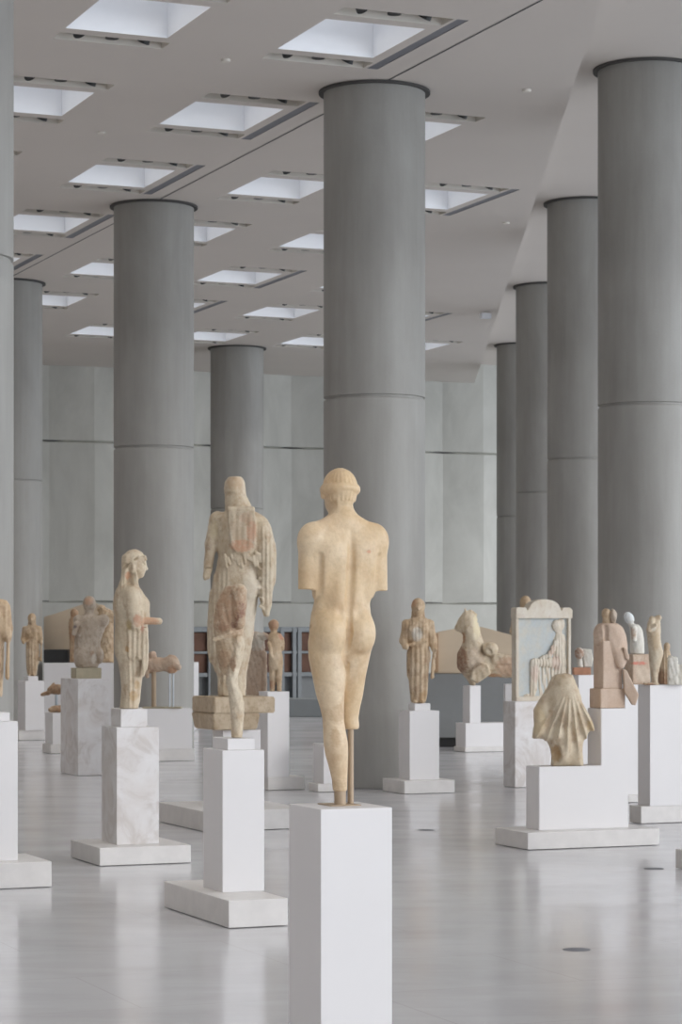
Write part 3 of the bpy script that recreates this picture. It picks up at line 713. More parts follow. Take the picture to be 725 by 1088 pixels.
# front fall of the mantle
s.poly([(136.5, 668), (158, 666), (158.6, 690), (157.6, 712), (153, 719.5), (151.5, 702), (146, 698), (143, 703), (137.5, 698), (136.6, 680)], 4.5, -14, 1.5)
s.ripple(folds(140, 5.0, .55, 668, 752, x0=137, x1=162)); s.ripple(folds(131, 3.4, .28, 608, 652, x1=134)); s.ripple(rough(.22, .45))
s.paint(143, 739, -14, 5, (186, 154, 112), .8, 1.2, 3); s.paint(147, 728, -13, 3.5, (180, 148, 106), .7, 1.5, 3); s.paint(139, 664, -20, 4, (184, 160, 108), .7, 1.6, 2)
s.paint(148, 660, -24, 5, (192, 140, 112), .75, 1.4, 2); s.paint(160, 661, -17, 12, (206, 160, 128), .8, .5); s.paint(136.5, 612, -9, 4.5, (196, 142, 108), .8); s.paint(126, 650, -6, 8, (176, 148, 118), .5, 3.0)
s.paint(137, 690, -18, 2.5, (186, 140, 86), .8, 1.4, 3); s.paint(153, 668, -17, 2, (206, 120, 110), .5, 3, 3)
stand('marble_woman_profile', 'marble woman in profile with forearm outstretched and long hair', 'statue', s, ped, koremarble)

# ---- torso with one leg, brown above and pale below
ped = pedestal('white pedestal with small top block under the broken torso on one leg', [(216, 236.5, 281, 797.5), (226, 242, 270.5, 785)], slab=(174, 243, 306, 987, 957))
s = Sculpt(250, 785, (222, 268), (618, 786), (-22, 22), .75)
s.loft([(624, 240, 260, 9, 0), (630, 236, 262, 12, 0), (642, 230, 262.5, 14), (655, 227.5, 261, 14), (668, 227, 259, 13), (680, 228.5, 258, 13), (690, 229.5, 258.5, 13), (700, 231, 255, 12), (712, 233.5, 249, 10, 3), (718, 237, 246, 8, 3)], k=1)
s.cap((253.5, 633, -10), (255.5, 664, -12), 7.6, 5.6, 3)             # upper arm, dark
s.ell((254.5, 630, -8), (8, 8, 9), 4)
s.loft([(676, 247, 258, 10, -4), (686, 246, 260, 12, -3), (697, 245, 258.5, 11, -3), (708, 243, 256, 10, -3), (718, 240.5, 253.5, 9, -3), (728, 241, 252.5, 8, -4), (738, 243, 257.5, 8.5, -3), (748, 244, 259.5, 8.5, -2), (758, 245, 259.5, 8, -2), (770, 246, 258.5, 6.5, -1), (786, 246, 257.5, 6, -1)], k=3)
s.cap((248, 690, -16), (246, 716, -14), 2.2, 2.4, 2, True)
s.cap((229, 681, -12), (245, 673, -14), 2.5, 2.2, 1.4)               # plaster edge
s.cap((231, 684, -16), (246, 676, -17), 1.2, 1.0, 1, True)
s.cap((236, 640, -14), (243, 665, -15), 2.5, 2.0, 3, True); s.cap((247, 634, -14), (247.5, 668, -15), 1.6, 1.4, 2, True)
s.ell((228, 655, -8), (3, 9, 6), 3, True); s.ripple(rough(.5, .5, 1))
for x, y, r, c in ((242, 645, 18, (170, 134, 104)), (254, 650, 9, (132, 84, 62)), (253, 634, 7, (160, 126, 96)), (238, 664, 8, (150, 110, 82)), (238, 702, 9, (168, 136, 106)), (250, 662, 6, (128, 82, 60))):
    s.paint(x, y, -10, r, c, .85, 1.4, 3)
s.paint(248, 706, -14, 4, (150, 112, 82), .8, 2.4, 2); s.paint(236, 677.5, -14, 3.6, (228, 220, 204), .0)
s.paint(243, 650, -6, 30, (168, 132, 102), .7, 1.0, 3); s.paint(238, 700, -6, 14, (176, 146, 114), .6, 1.6, 3)
stand('broken_torso_on_leg', 'headless brown torso fragment on a single pale leg', 'statue', s, ped, koremarble)

# ---- large cloaked statue from behind, on a carved block
plat = pedestal('low wide stone slab on the floor beneath the cloaked statue', [(226, 237, 277, 776)], slab=(169, 216, 325, 884, 862))
AY = plat['Y']; AS = F/AY
t = thing('limestone_capital', 'stepped yellow limestone block under the large cloaked statue', 'block', (plat['c'].x, plat['c'].y, plat['z']), TH)
def gb(name, xl, xc, xr, y0, y1, mat, par, taper=1.0):
    Y2 = AY
    for _ in range(12):
        P2, w2, d2, c2 = solve(xl, xc, xr, Y2); Y2 += (plat['c'].dot(Ud)-c2.dot(Ud))*.8
    q = P2-Vector((plat['c'].x, plat['c'].y, 0)); a, b = q.dot(Vd), q.dot(Ud)
    o = box(name, a, a+w2, b, b+d2, (y1 and 0), 1, mat, par, 0)
    z0, z1 = wz(y1, Y2), wz(y0, Y2); me = o.data
    for v in me.vertices:
        lowv = v.co.z < .5; v.co.z = (z0 if lowv else z1)-plat['z']
        if lowv and taper != 1: v.co.x = a+w2/2+(v.co.x-a-w2/2)*taper; v.co.y = b+d2/2+(v.co.y-b-d2/2)*taper
    bm = bmesh.new(); bm.from_mesh(me); bmesh.ops.bevel(bm, geom=bm.edges[:], offset=.01, segments=2, affect='EDGES'); bm.to_mesh(me); bm.free()
    return z0, z1
gb('lower_course', 203, 226, 277, 758.5, 776, limestone, t, .9)
z0, z1 = gb('upper_course', 204, 227.5, 292.5, 741, 758.3, limestone, t)
for v in t.children[0].data.vertices: v.co.z = max(v.co.z, .001)
s = Sculpt(250, 741, (210, 300), (503, 742), (-32, 32), 1.0)
s.loft([(545, 238, 272, 13, 0), (552, 228, 284, 17), (565, 228, 287, 20), (580, 230, 287, 21), (592, 232, 284, 20), (605, 230, 278, 20), (620, 225.5, 275, 21), (640, 222, 274, 21), (660, 220, 271, 20), (680, 219.5, 269, 19), (692, 219.8, 267, 18), (702, 222, 265, 17), (712, 228, 263, 15), (722, 231, 262, 14), (742, 232, 261, 13)], k=1)
s.loft([(508, 243, 257, 9, 0), (513, 239, 260, 12), (520, 238, 261, 13), (527, 239, 261.5, 13), (536, 239, 266, 13, -2), (546, 240, 271, 13, -4), (552, 242, 273, 11, -7)], k=2)
s.cap((236, 525, 0), (236, 525, 0), .1, .1, 1)
for i in range(12):
    a = i/11*math.pi; s.cap((250-10.6*math.cos(a), 524.5, -12.6*math.sin(a)), (250-10.6*math.cos(a+.25), 524.5, -12.6*math.sin(a+.25)), 1.1, 1.1, .8, i % 2 == 5)
# arm on this side, hand broken
s.cap((231, 553, 0), (224.5, 580, -2), 8.5, 6.5, 4); s.cap((224.5, 580, -2), (221.5, 604, -5), 6, 4.8, 3); s.cap((221.5, 606, -5), (219.5, 614, -6), 4.6, 4, 1)
s.box((221.5, 605.3, -12), (6, .7, 6), .4, .8, True)
# cloak over the other arm
s.loft([(556, 268, 286, 14, -3), (570, 270, 291, 16, -4), (585, 271, 293.5, 17, -4), (600, 272, 294, 16, -4), (618, 274, 293, 13, -4), (632, 275, 290, 9, -4), (645, 277, 288.5, 6, -4), (657, 281, 286.5, 4, -4)], k=2)
s.cap((274, 612, -18), (276, 648, -16), 1.5, 1.5, 1.5, True); s.cap((283, 618, -20), (282, 650, -12), 1.1, 1.1, 1, True)
# slab of hair and the fringed hem on the back
s.poly([(243, 541), (271, 543), (273, 560), (272, 580), (267, 590), (252, 590), (246, 582), (244, 560)], 5, -18, 2)
s.box((257, 543.5, -15), (14, 3, 6), 1.5, 2)
for i in range(13):
    x = 240+i*3.3; s.cap((x, 592+3*math.sin(i*1.7), -20.5+abs(i-6)*.35), (x+1.5, 600+4*math.cos(i*1.3), -20.5+abs(i-6)*.35), 1.9, 1.5, .7)
for i in range(9): s.cap((277+(i % 2)*3, 606+i*5, -17+i*.8), (281-(i % 2)*3, 609+i*5, -16+i*.8), 1.5, 1.3, .7)
for i in range(5): s.cap((246+i*6, 550, -23.2), (245+i*6, 586-abs(i-2)*1.5, -23.6), .9, .9, 1.4, True)
s.cap((246, 640, -24), (246, 738, -18), 3.5, 6, 5, True)
s.ell((262, 625, -12), (12, 16, 11), 6); s.ripple(folds(224, 5, .6, 610, 735, x1=246)); s.ripple(folds(272, 4.4, .5, 560, 650, x0=276)); s.ripple(rough(.3, .35, 2))
s.paint(258, 582, -24, 13, (204, 150, 118), .75, .55, 2); s.paint(268, 567, -23, 6, (202, 146, 116), .65, 2, 2); s.paint(250, 515, -8, 9, (196, 164, 130), .5); s.paint(268, 640, -14, 12, (222, 212, 194), .6, 3, 2); s.paint(262, 553, -22, 8, (196, 160, 134), .5, .8, 1); s.paint(229, 565, -6, 6, (206, 188, 146), .5, 2); s.paint(222, 583, -6, 4, (150, 118, 92), .6, 1.3); s.paint(290, 592, -8, 4, (212, 180, 128), .7, 3)
s.paint(255, 565, -24, 9, (186, 162, 136), .5, 1.3, 1)
stand('cloaked_marble_statue', 'large cloaked marble statue from behind with rusty patch on its back', 'statue', s, plat, koremarble, z=z1)

# ---- male torso from behind
ped = pedestal('broad veined marble pedestal under the headed male torso', [(64.5, 82.7, 116, 721.5)], ybase=824.6, mats=[M['marble']])
Y = ped['Y']; o = box('stone_footing', -.16, .155, -.11, .11, 0, .125, M['blockbeige'], None, .006); o.location = (ped['c'].x+.02, ped['c'].y, ped['z']+.001); o.rotation_euler = (0, 0, TH)
tag(o, 'beige stone block between the male torso and its marble pedestal', 'block')
s = Sculpt(94, 710.5, (74, 120), (630, 711), (-14, 14), .7)
s.loft([(655, 85, 108, 6), (660, 80, 114, 8.5), (668, 80, 112, 9.5), (678, 79.5, 108, 9), (686, 79, 106.5, 8.5), (695, 78.5, 107.5, 9.5), (703, 78.5, 106, 9), (711, 81, 104, 8)], k=1)
s.ell((110.5, 660, 0), (5.5, 6.5, 6), 3); s.ell((82.5, 660, 0), (4.5, 5.5, 5.5), 3); s.cap((95, 656, 0), (95, 648, 0), 4.8, 4.6, 3)
s.ell((95, 642.5, 1), (7, 8.6, 8.2), 1.5); s.cap((96, 662, -12), (96, 690, -11), 1.2, 1.2, 3, True)
s.ell((87, 698, -7), (6.5, 8, 4), 3); s.ell((106.5, 698, -2), (4, 8, 6), 2.5); s.cap((82, 664, -8), (79.5, 674, -8), 3, 2.6, 1.5)
s.cap((102, 690, -11), (97, 706, -10), 1.2, 1.2, 2, True); s.ripple(rough(.25, .6))
s.paint(81, 667, -10, 2, (110, 96, 92), .9); s.paint(84.5, 676, -9, 2.4, (226, 218, 208), .9); s.paint(95, 640, -6, 5, (200, 156, 124), .6); s.paint(101, 701, -8, 3, (224, 216, 202), .7, 2); s.paint(99, 695, -9, 3, (170, 136, 108), .6)
stand('marble_male_torso', 'greyish marble male torso with head, seen from behind, on marble pedestal', 'statue', s, ped, greymarble, z=ped['z']+.127)

# ---- far pediment figures behind the torso
zt = wz(704.5, 44.5*K)
s = Sculpt(79, 704, (70, 88), (646, 705), (-7, 7), .6)
s.loft([(656, 74, 84, 4), (665, 73, 86, 5), (680, 74, 84, 5), (704, 74, 83, 5)], k=1); s.ell((79, 652, 0), (4.2, 5, 4.2), 1.5); s.ripple(rough(.7, .8, 4))
o, _ = stand('relief_figure', 'dark reddish standing relief figure at the sloping pediment', 'statue', s, dict(Y=44.5*K+.4, z=zt+.001), brownstone)
s = Sculpt(114, 704, (100, 126), (640, 705), (-8, 8), .7)
s.loft([(648, 106, 117, 4), (655, 104, 122, 6), (668, 106, 121, 6), (685, 107, 122, 6), (704, 105, 123, 6)], k=1); s.ell((108, 647, 0), (4.5, 4.5, 4.5), 1.5); s.ell((119, 656, -3), (5, 5, 4), 2); s.ripple(rough(.8, .7, 5))
stand('relief_figure', 'ochre relief figure between the male torso and the woman in profile', 'statue', s, dict(Y=44.5*K+.4, z=zt+.001), tanstone)

# ---- fragments low at the left
ped = pedestal('low grey pedestal with a stone fragment beyond the male torso pedestal', [(48, 56, 78, 757.5)], slab=(45, 54, 80, 801, 791))
s = Sculpt(61, 757.5, (50, 74), (744, 758), (-7, 7), .6); s.ell((62, 754, 0), (9, 4, 5), 2); s.ell((56, 755, -1), (5, 2.5, 3.5), 2); s.ripple(rough(.6, .7, 1)); s.cut(757.5)
stand('stone_fragment', 'small brown stone fragment on the low grey pedestal', 'fragment', s, ped, brownstone)
Y = ped['Y']+1.2
t = thing('animal_fragment', 'brown animal fragment raised on a rod beyond the male torso pedestal', 'fragment', (wx(60, Y), Y, 0)); S = F/Y
s = Sculpt(60, HY+EYE*S, (42, 78), (722, 742), (-7, 7), .6); s.ell((61, 732.5, 0), (10.5, 5.5, 5), 2); s.cap((52, 736, -1), (45, 738, -1), 2.4, 1.8, 2); s.cap((55, 729, 0), (57, 726, 0), 1.5, 1, 1); s.ripple(rough(.6, .6, 2))
s.mesh('body', S, brownstone, t)
lathe('rod', [(.02, .004), (.02, (HY+EYE*S-734)/S)], M['steel'], t, 12); lathe('foot_disc', [(.12, .001), (.12, .012)], M['steel'], t, 24)

# ---- animal on two rods
ped = pedestal('wide white pedestal under the animal on rods, behind the woman in profile', [(119, 134, 204.5, 753.5)], slab=(114, 132, 207, 810, 797))
t = thing('lion_fragment', 'small tan animal fragment held up on rods over a white pedestal', 'fragment', (wx(176, ped['Y']-.15), ped['Y']-.15, ped['z'])); S = F/(ped['Y']-.15)
s = Sculpt(176, 753, (152, 194), (686, 726), (-10, 10), .6)
s.cap((158, 707, 2), (178, 706, 0), 9, 6.5, 3); s.ell((182.5, 706, -2), (8.5, 10, 7), 3); s.ell((162, 697, 1), (4.5, 5, 4), 2.5); s.cap((186, 708, -6), (190, 709, -7), 4, 3.4, 2); s.cap((156, 714, -4), (157, 719, -5), 2.5, 2, 1.5); s.ell((181, 698, 2), (3, 2.4, 2), 1)
s.ripple(rough(.4, .6, 3)); s.paint(184, 712, -6, 6, (196, 150, 116), .8); s.paint(163, 695, -2, 4, (206, 180, 160), .6)
s.mesh('body', S, rosy, t)
o = lathe('thick_rod', [(2.6/S, .02), (2.6/S, 40/S)], M['rod'], t, 16); o.location = (-12.5/S, 0, 0)
o = lathe('thin_rod', [(.9/S, .02), (.9/S, 40/S)], M['steel'], t, 12); o.location = (4.5/S, -.03, 0); o = lathe('thin_rod', [(.9/S, .02), (.9/S, 40/S)], M['steel'], t, 12); o.location = (8/S, .03, 0)
box('mount_plate', -24/S, 17/S, -.1, .16, .001, .02, M['blockbeige'], t, .004)

# ---- herm-like relief block with small beast on top, and little brown youth on a tall pedestal
ped = pedestal('tall slim white pedestal under the little brown youth', [(275, 284.5, 307.5, 735)], slab=(275, 285, 324, 840, 826))
s = Sculpt(292.5, 735, (280, 305), (656, 736), (-10, 10), .6)
s.ell((291, 664.5, 0), (5.6, 6, 5.6), 1.2); s.cap((291, 668), (291, 674), 3.4, 3.6, 2)
s.loft([(673, 286, 298, 5), (678, 284.5, 301.5, 6), (686, 285.5, 300, 6), (692, 286.5, 299, 5.5), (699, 285.5, 301, 6.5), (706, 286, 300.5, 6.5), (712, 287, 299, 5.5)], k=1)
s.cap((300, 680, 0), (300.5, 690, 0), 2.4, 2, 1.5); s.cap((290, 706, 0), (289.5, 735, 0), 4, 2.6, 2); s.cap((297, 706, -1), (296.5, 722, -2), 4, 3.2, 2); s.cap((296.5, 722, -2), (297, 735, 0), 3.2, 2.4, 1.5)
s.cap((286, 684, -4), (289, 698, -6), 2, 1.6, 1); s.ripple(rough(.3, .7)); s.paint(290, 664, -2, 7, (160, 120, 92), .8); s.paint(299, 677, -3, 4, (186, 130, 104), .8); s.paint(288, 728, 0, 5, (158, 110, 82), .7)
stand('brown_youth_statuette', 'little headed brown youth statuette on a slim white pedestal', 'statue', s, ped, tanstone)
Y = 30.6*K
t = thing('relief_block', 'upright rosy relief block topped by a pale beast, behind the cloaked statue', 'relief', (wx(272.5, Y), Y, 0)); S = F/Y; yb = HY+EYE*S
b = thing('pedestal', 'white pedestal hidden behind the limestone block, carrying the relief block', 'pedestal', (wx(272.5, Y), Y, 0)); zb = wz(739, Y)
box('block', -.13, .13, -.12, .16, .004, zb, M['white'], b); t.location.z = zb
s = Sculpt(273, 739, (258, 290), (668, 740), (-10, 10), .65)
s.box((273, 716, 1), (11, 23.5, 6), 1.5, 1); s.loft([(697, 265, 281, 5), (690, 264.5, 282, 6), (680, 266, 282, 6)], k=2); s.ell((272, 677, -1), (8, 6, 6), 2); s.ell((281, 676, -2), (5.5, 4, 4), 2); s.ell((267, 673, 0), (3, 3, 3), 1.2); s.ell((276, 677, -7), (2, 1.5, 2), 1, True)
s.cap((279, 700, -6), (279, 738, -5), 1.5, 1.5, 1, True); s.ripple(rough(.6, .6, 6)); s.paint(274, 681, -2, 11, (212, 206, 192), .8)
s.mesh('carved_stone', S, rosy, t)
# pedestal partly hidden by the youth's leg
ped = pedestal('low pale pedestal partly hidden by the leg of the nude youth', [(333, 344, 357, 791)], slab=(328, 338, 359, 842, 833), mats=[M['white']])
o = ped['root']; 

#==RIGHT==
# ---- horse and rider
ped = pedestal('stepped white pedestal under the horse and rider', [(484.5, 495, 560, 768.5), (492, 499.5, 511, 728.5)], slab=(482.5, 494.5, 563, 799.5, 794))
o = ped['root']
s = Sculpt(504, 728.5, (480, 566), (643, 730), (-16, 20), .75)
s.cap((497, 656, 0), (487.5, 667.5, 0), 6, 4.2, 3); s.cap((495.5, 652, -3), (494, 647.5, -3), 1.8, 1, 1); s.ell((491, 661, -5.5), (1.8, 1.4, 1.5), 1, True); s.ell((489, 675, -2), (3.5, 3, 7), 2, True); s.ell((495.5, 664, 0), (7.5, 8, 6), 4)                 # head
s.cap((498, 660, 0), (503, 684, 1), 8, 11, 5); s.cap((497.5, 651, 2), (500, 649.5, 2), 2, 1.2, 1.5)
for i in range(9): s.cap((501+i*.95, 651+i*4.6, 2), (504.5+i*.9, 654.5+i*4.6, 2), 3.1, 2.8, .8)            # mane
s.ell((499, 700, 0), (13, 17, 12), 4); s.cap((500, 705, 2), (548, 709, 4), 13, 12, 5)
s.ell((521, 690, -6), (8.2, 7.4, 7.5), 1); s.ell((519, 692, -13), (3.2, 2.4, 2), 1, True)
s.box((552, 701, 2), (30, 5.5, 13), 2.5, 1.5)
s.poly([(499, 722), (502, 711), (511, 704.5), (517, 706), (521, 716), (513, 722), (506, 726)], 5, -11, 1, 1)
s.cap((520, 700, -16), (522, 718, -16), 1.6, 1.6, 1.2, True); s.cap((499, 716, 0), (502, 724, 0), 6, 4, 3); s.cap((501, 723, 0), (503.5, 729, 0), 2.5, 2.5, 1)
s.ell((492, 678, -3), (2.2, 5, 6), 2, True); s.ripple(rough(.45, .45, 2))
s.paint(490, 702, -2, 9, (146, 110, 86), .95, 1.8, 3); s.paint(503, 700, -10, 11, (180, 160, 142), .6, 1.2, 2); s.paint(540, 709, -9, 15, (198, 160, 132), .7, .8, 2); s.paint(526, 720, -4, 9, (188, 134, 88), .8, .5, 3); s.paint(506, 667, 0, 5, (226, 212, 176), .8, 3, 3); s.paint(492, 678, -2, 3, (178, 124, 80), .8, 2, 3); s.paint(552, 698, -10, 22, (208, 196, 180), .0)
stand('horse_and_rider', 'broken marble horse with the remains of its rider, on a stepped pedestal', 'statue', s, ped, koremarble)

# ---- relief stele with seated figure
ped = pedestal('large veined marble pedestal under the framed relief', [(535, 547.5, 611, 745.5)], ybase=837, mats=[M['marble']])
Y = 28.9*K; S = F/Y
t = thing('carved_relief_stele', 'framed marble relief with arched crest and seated figure in profile', 'relief', (wx(548.5, Y), Y, ped['z']), TH)
k = 1/(S*ct)
def fp(x, y): return ((x-548.5)*k, (744-y)/S)
Wd = fp(610, 0)[0]; dth = .11
prism('back_panel', [fp(549, 744), fp(609, 744), fp(609, 650), fp(549, 650)], .035, dth, M['panelblue'], t)
prism('side_post', [fp(548.5, 744), fp(551.8, 744), fp(551.8, 655), fp(548.5, 655)], 0, dth-.001, reliefstone, t, .004)
prism('side_post', [fp(606.5, 744), fp(609.5, 744), fp(609.5, 655), fp(606.5, 655)], 0, dth-.001, reliefstone, t, .004)
prism('base_ledge', [fp(548.4, 744), fp(609.6, 744), fp(609.6, 738.5), fp(548.4, 739.5)], -.015, dth, reliefstone, t, .004)
arc = [fp(x, y) for x, y in ((548, 656), (548, 646), (549.5, 644.3), (559, 644.6), (560.5, 648), (562, 644))]
for i in range(13):
    a = math.pi*(1-i/12); arc.append(fp(579.5+16.8*math.cos(a), 645-9.3*math.sin(a)))
arc += [fp(x, y) for x, y in ((598.2, 648), (600, 644.4), (607.5, 644.4), (610.3, 647), (610.3, 656))]
prism('crest', arc[::-1], -.02, dth+.01, reliefstone, t, .004)
s = Sculpt(548.5, 744, (549, 610), (652, 744), (-8, 6), .6)
s.ell((594.5, 664, 0), (5, 6.5, 5), 1.5); s.cap((597, 668, 1), (598, 676, 1), 3.5, 4, 2); s.ell((600, 662, 1), (4.2, 6.5, 4), 2)
s.loft([(673, 593, 604, 4, 1), (680, 591.5, 606, 5, 1), (692, 591, 605, 5, 1), (702, 592, 606, 5, 1), (712, 594, 606, 5, 1), (722, 597, 606, 4, 1), (740, 599, 606, 4, 1)], k=1)
s.cap((598, 704, 0), (570, 703, -1), 5.5, 4.2, 3); s.cap((570, 704, -1), (569, 730, 0), 4.6, 3.8, 2); s.cap((569, 731, 0), (568.5, 738, 0), 3.5, 2.5, 2); s.cap((569, 737.5, 0), (560, 738.5, 0), 2.4, 1.4, 1)
s.cap((594, 682, -2), (586, 696, -3), 3, 2.4, 1.5); s.cap((586, 696, -3), (578, 698, -2), 2.4, 1.8, 1)
for i in range(5): s.cap((574+i*5, 706, 0), (578+i*5, 740, 1), 1.8, 1.6, .8)
s.poly([(588, 712), (604, 712), (604, 740), (590, 740)], 3, 2, 1, 1)
s.ripple(folds(570, 3.4, .5, 700, 742)); s.ripple(folds(598, 3, .4, 674, 705)); s.ripple(rough(.3, .7, 1))
for (x, y, r) in ((570, 715, 5), (588, 690, 4), (593, 704, 5)): s.paint(x, y, -4, r, (206, 176, 160), .6, 2)
o = s.mesh('seated_figure', S, reliefstone, t)
for v in o.data.vertices: v.co.x = v.co.x/ct; v.co.y = .035+v.co.y*.7

# ---- statue whose head shows over the stele, on its own pedestal
Y = 33.0*K; zb = wz(727, Y)
b = thing('pedestal', 'white pedestal seen as a strip beside the framed relief', 'pedestal', (wx(549, Y), Y, 0)); box('block', -.14, .16, 0, .3, .004, zb, M['white'], b)
s = kore_sc(558.5, 727, 94, h=.9, seed=1)
stand('marble_figure', 'brown haired statue whose head shows just above the framed relief', 'statue', s, dict(Y=Y+.15, z=zb), tanstone)

# ---- stepped pedestal with drapery fragment and the cut-stone figure
Yc = EYE*F/(903.5-HY); P, w, dd, cen = solve(526, 561, 701, Yc); org = Vector((cen.x, cen.y, 0)); zs_ = wz(885, Yc)
t = thing('pedestal', 'wide stepped white pedestal holding the fan-folded fragment and the blocky figure', 'pedestal', (cen.x, cen.y, 0), TH)
grid_box('base_slab', P, w, dd, .004, zs_, M['slab'], t, org, .006)
Y2 = Yc
for _ in range(12):
    P2, w2, d2, c2 = solve(559, 573, 668, Y2); Y2 += (cen.dot(Ud)-c2.dot(Ud))*.8
z1 = wz(815, Y2); Yt = Y2
P3 = P2+Vd*0
_, wt, dt, _ = solve(625, 639, 668, Y2)
X3 = wx(639, Y2+.2); s3 = ((639-CX)/F*P2.y-P2.x)/(Vd.x-(639-CX)/F*Vd.y)
a0 = (P2-org).dot(Vd); b0 = (P2-org).dot(Ud)
pts = [(a0, zs_), (a0+w2, zs_), (a0+w2, wz(753, Y2+.2)), (a0+s3, wz(753, Y2+.2)), (a0+s3, z1), (a0, z1)]
prism('stepped_block', pts, b0, b0+d2, M['white'], t, .004)
zt2 = wz(753, Y2+.2)
# drapery fragment
fc = P2+Vd*(s3*.47)+Ud*(d2*.5); FY = fc.y; FS = F/FY
s = Sculpt(602, 813, (562, 636), (712, 814), (-24, 24), .8)
s.poly([(590, 716.5), (600, 715), (608, 716.5), (610, 722), (614, 732), (618, 744), (624, 754), (631, 768), (630.5, 775), (623, 781), (621, 786), (619.5, 797), (619.5, 814), (586, 814), (586.5, 803), (584.5, 793), (581, 786), (566, 783.5), (568, 768), (567.5, 754), (573, 744), (581, 732), (585, 723)], 13, 0, 0, 7)
def fan(x, y, d):
    ax, ay = 604, 722; u = np.arctan2(x-ax, np.maximum(y-ay, 3)); r = np.sqrt((x-ax)**2+(y-ay)**2)
    m = 1/(1+np.exp(-(y-744)/5))*1/(1+np.exp((y-796)/4))*(1/(1+np.exp(-(u+.5)*14)))
    return m*3.0*(np.abs(np.sin(u*19+.6))-.5)*np.minimum(r/40, 1.2)*(d < 4)
s.ell((600, 745, -13), (13, 24, 7), 8); s.ell((596, 790, -11), (9, 16, 6), 8)
s.ripple(fan); s.cap((583, 790, -16), (594, 786, -18), 4, 3, 3, True); s.ell((590, 800, -13), (5, 10, 5), 4, True)
s.ripple(folds(600, 60, .0, 0, 1)); s.ripple(rough(.35, .3, 2))
s.paint(596, 722, -14, 9, (186, 164, 134), .6, .8, 2); s.paint(572, 764, -10, 7, (214, 192, 150), .6, 2.5, 2); s.paint(590, 800, -12, 6, (178, 142, 94), .7, 1.6, 3); s.paint(627, 770, -8, 5, (196, 166, 116), .6, 1.4, 3)
stand('drapery_fragment', 'marble garment fragment with folds fanning out like a shell', 'fragment', s, dict(Y=FY, z=z1), koremarble)
# cut-stone figure
BY = (P2+Vd*(s3+.15)+Ud*(d2*.5)).y; BS = F/BY
t = thing('blocky_stone_figure', 'blocky pinkish stone figure of fitted pieces on the tall end of the pedestal', 'statue', (wx(645, BY), BY, zt2+.001)); z00 = 753
def bs(): return Sculpt(645, z00, (622, 684), (642, 754), (-24, 24), .75)
s = bs(); s.box((645.5, 742.8, 0), (15, 10.6, 12), .8, 0, yaw=24); s.mesh('foot_block', BS, carved, t)
s = bs(); s.box((646, 707, 0), (11.8, 25.6, 10.5), 1, 0, yaw=24); s.mesh('seat_block', BS, carved, t)
s = bs(); s.loft([(663, 637, 656, 8, -1), (667, 632, 662, 10, 0), (676, 630.5, 665.5, 11), (686, 631, 667, 11), (694, 645, 667, 9, -2), (703, 651, 666, 7, -5), (711, 656, 662, 5, -7)], k=1)
s.cap((642.5, 667, -10), (643.5, 684, -11), 2.6, 2.6, 1.0, True); s.cap((659.5, 668, -10), (661, 686, -11), 1.2, 1.2, 1, True); s.ripple(rough(.3, .5, 1)); s.mesh('torso', BS, carved, t)
s = bs(); s.cap((645, 664, 1), (645, 656, 0), 4.5, 4.5, 1); s.ell((644.5, 653.5, 0), (5.2, 6.2, 5.5), 1); s.ripple(rough(.5, .6, 3)); s.mesh('head', BS, tanstone, t)
s = bs(); s.ell((651.5, 656, -2), (4, 8, 5), 1); s.ripple(rough(.6, .7, 5)); s.mesh('hair', BS, greymarble, t)
s = bs(); s.poly([(661, 711), (665, 713), (678, 739), (674.5, 750), (671, 749.5), (662.5, 736)], 5, -6, 0, 1); s.mesh('leg', BS, carved, t)
s = bs(); s.poly([(661, 688), (665, 690), (668, 699), (667, 703), (663, 700)], 3, -9, 0, 1); s.mesh('hand', BS, carved, t)

# ---- pale headed figure on a block
ped = pedestal('tall white pedestal between the stepped pedestal and the edge one', [(655, 664.5, 694, 727.5)], slab=(650, 668, 700, 853, 845))
Y = ped['Y']; S = F/Y
t = thing('striped_stone_block', 'pale stone block with a faded red stripe under the bowed figure', 'block', (wx(677, Y), Y, ped['z']+.001)) 
s = Sculpt(677, 727.5, (660, 694), (692, 728), (-14, 14), .7); s.box((677.5, 711.5, 0), (11, 16, 9), 1, 0, yaw=24); s.ripple(rough(.3, .5))
s.paint(678, 705, -8, 9, (206, 120, 100), .9, .22, 3); s.paint(684, 718, -8, 9, (212, 196, 174), .6)
s.mesh('stone', S, rosy, t)
s = Sculpt(676, 695.6, (658, 692), (646, 696), (-12, 12), .65)
s.loft([(664, 671, 679, 4), (670, 669.5, 683, 6), (680, 670, 684.5, 7), (690, 669.5, 685, 7), (696, 670, 685, 7)], k=1); s.cap((673, 668, -6), (673, 680, -7), 3, 2.5, 1.5); s.cap((671, 664, 0), (673, 668, 0), 3, 3.4, 2)
s.ell((668.5, 657.5, 0), (5.2, 7, 5.6), 1, ang=-25); s.ripple(rough(.25, .6)); s.paint(668, 656, 0, 8, (230, 234, 234), 1); s.paint(672, 674, -7, 4, (176, 146, 120), .8, 1.8)
stand('bowed_figure', 'pale bowed figure with a bright white head on the striped block', 'statue', s, dict(Y=Y, z=ped['z']+32.2/S), palestone)
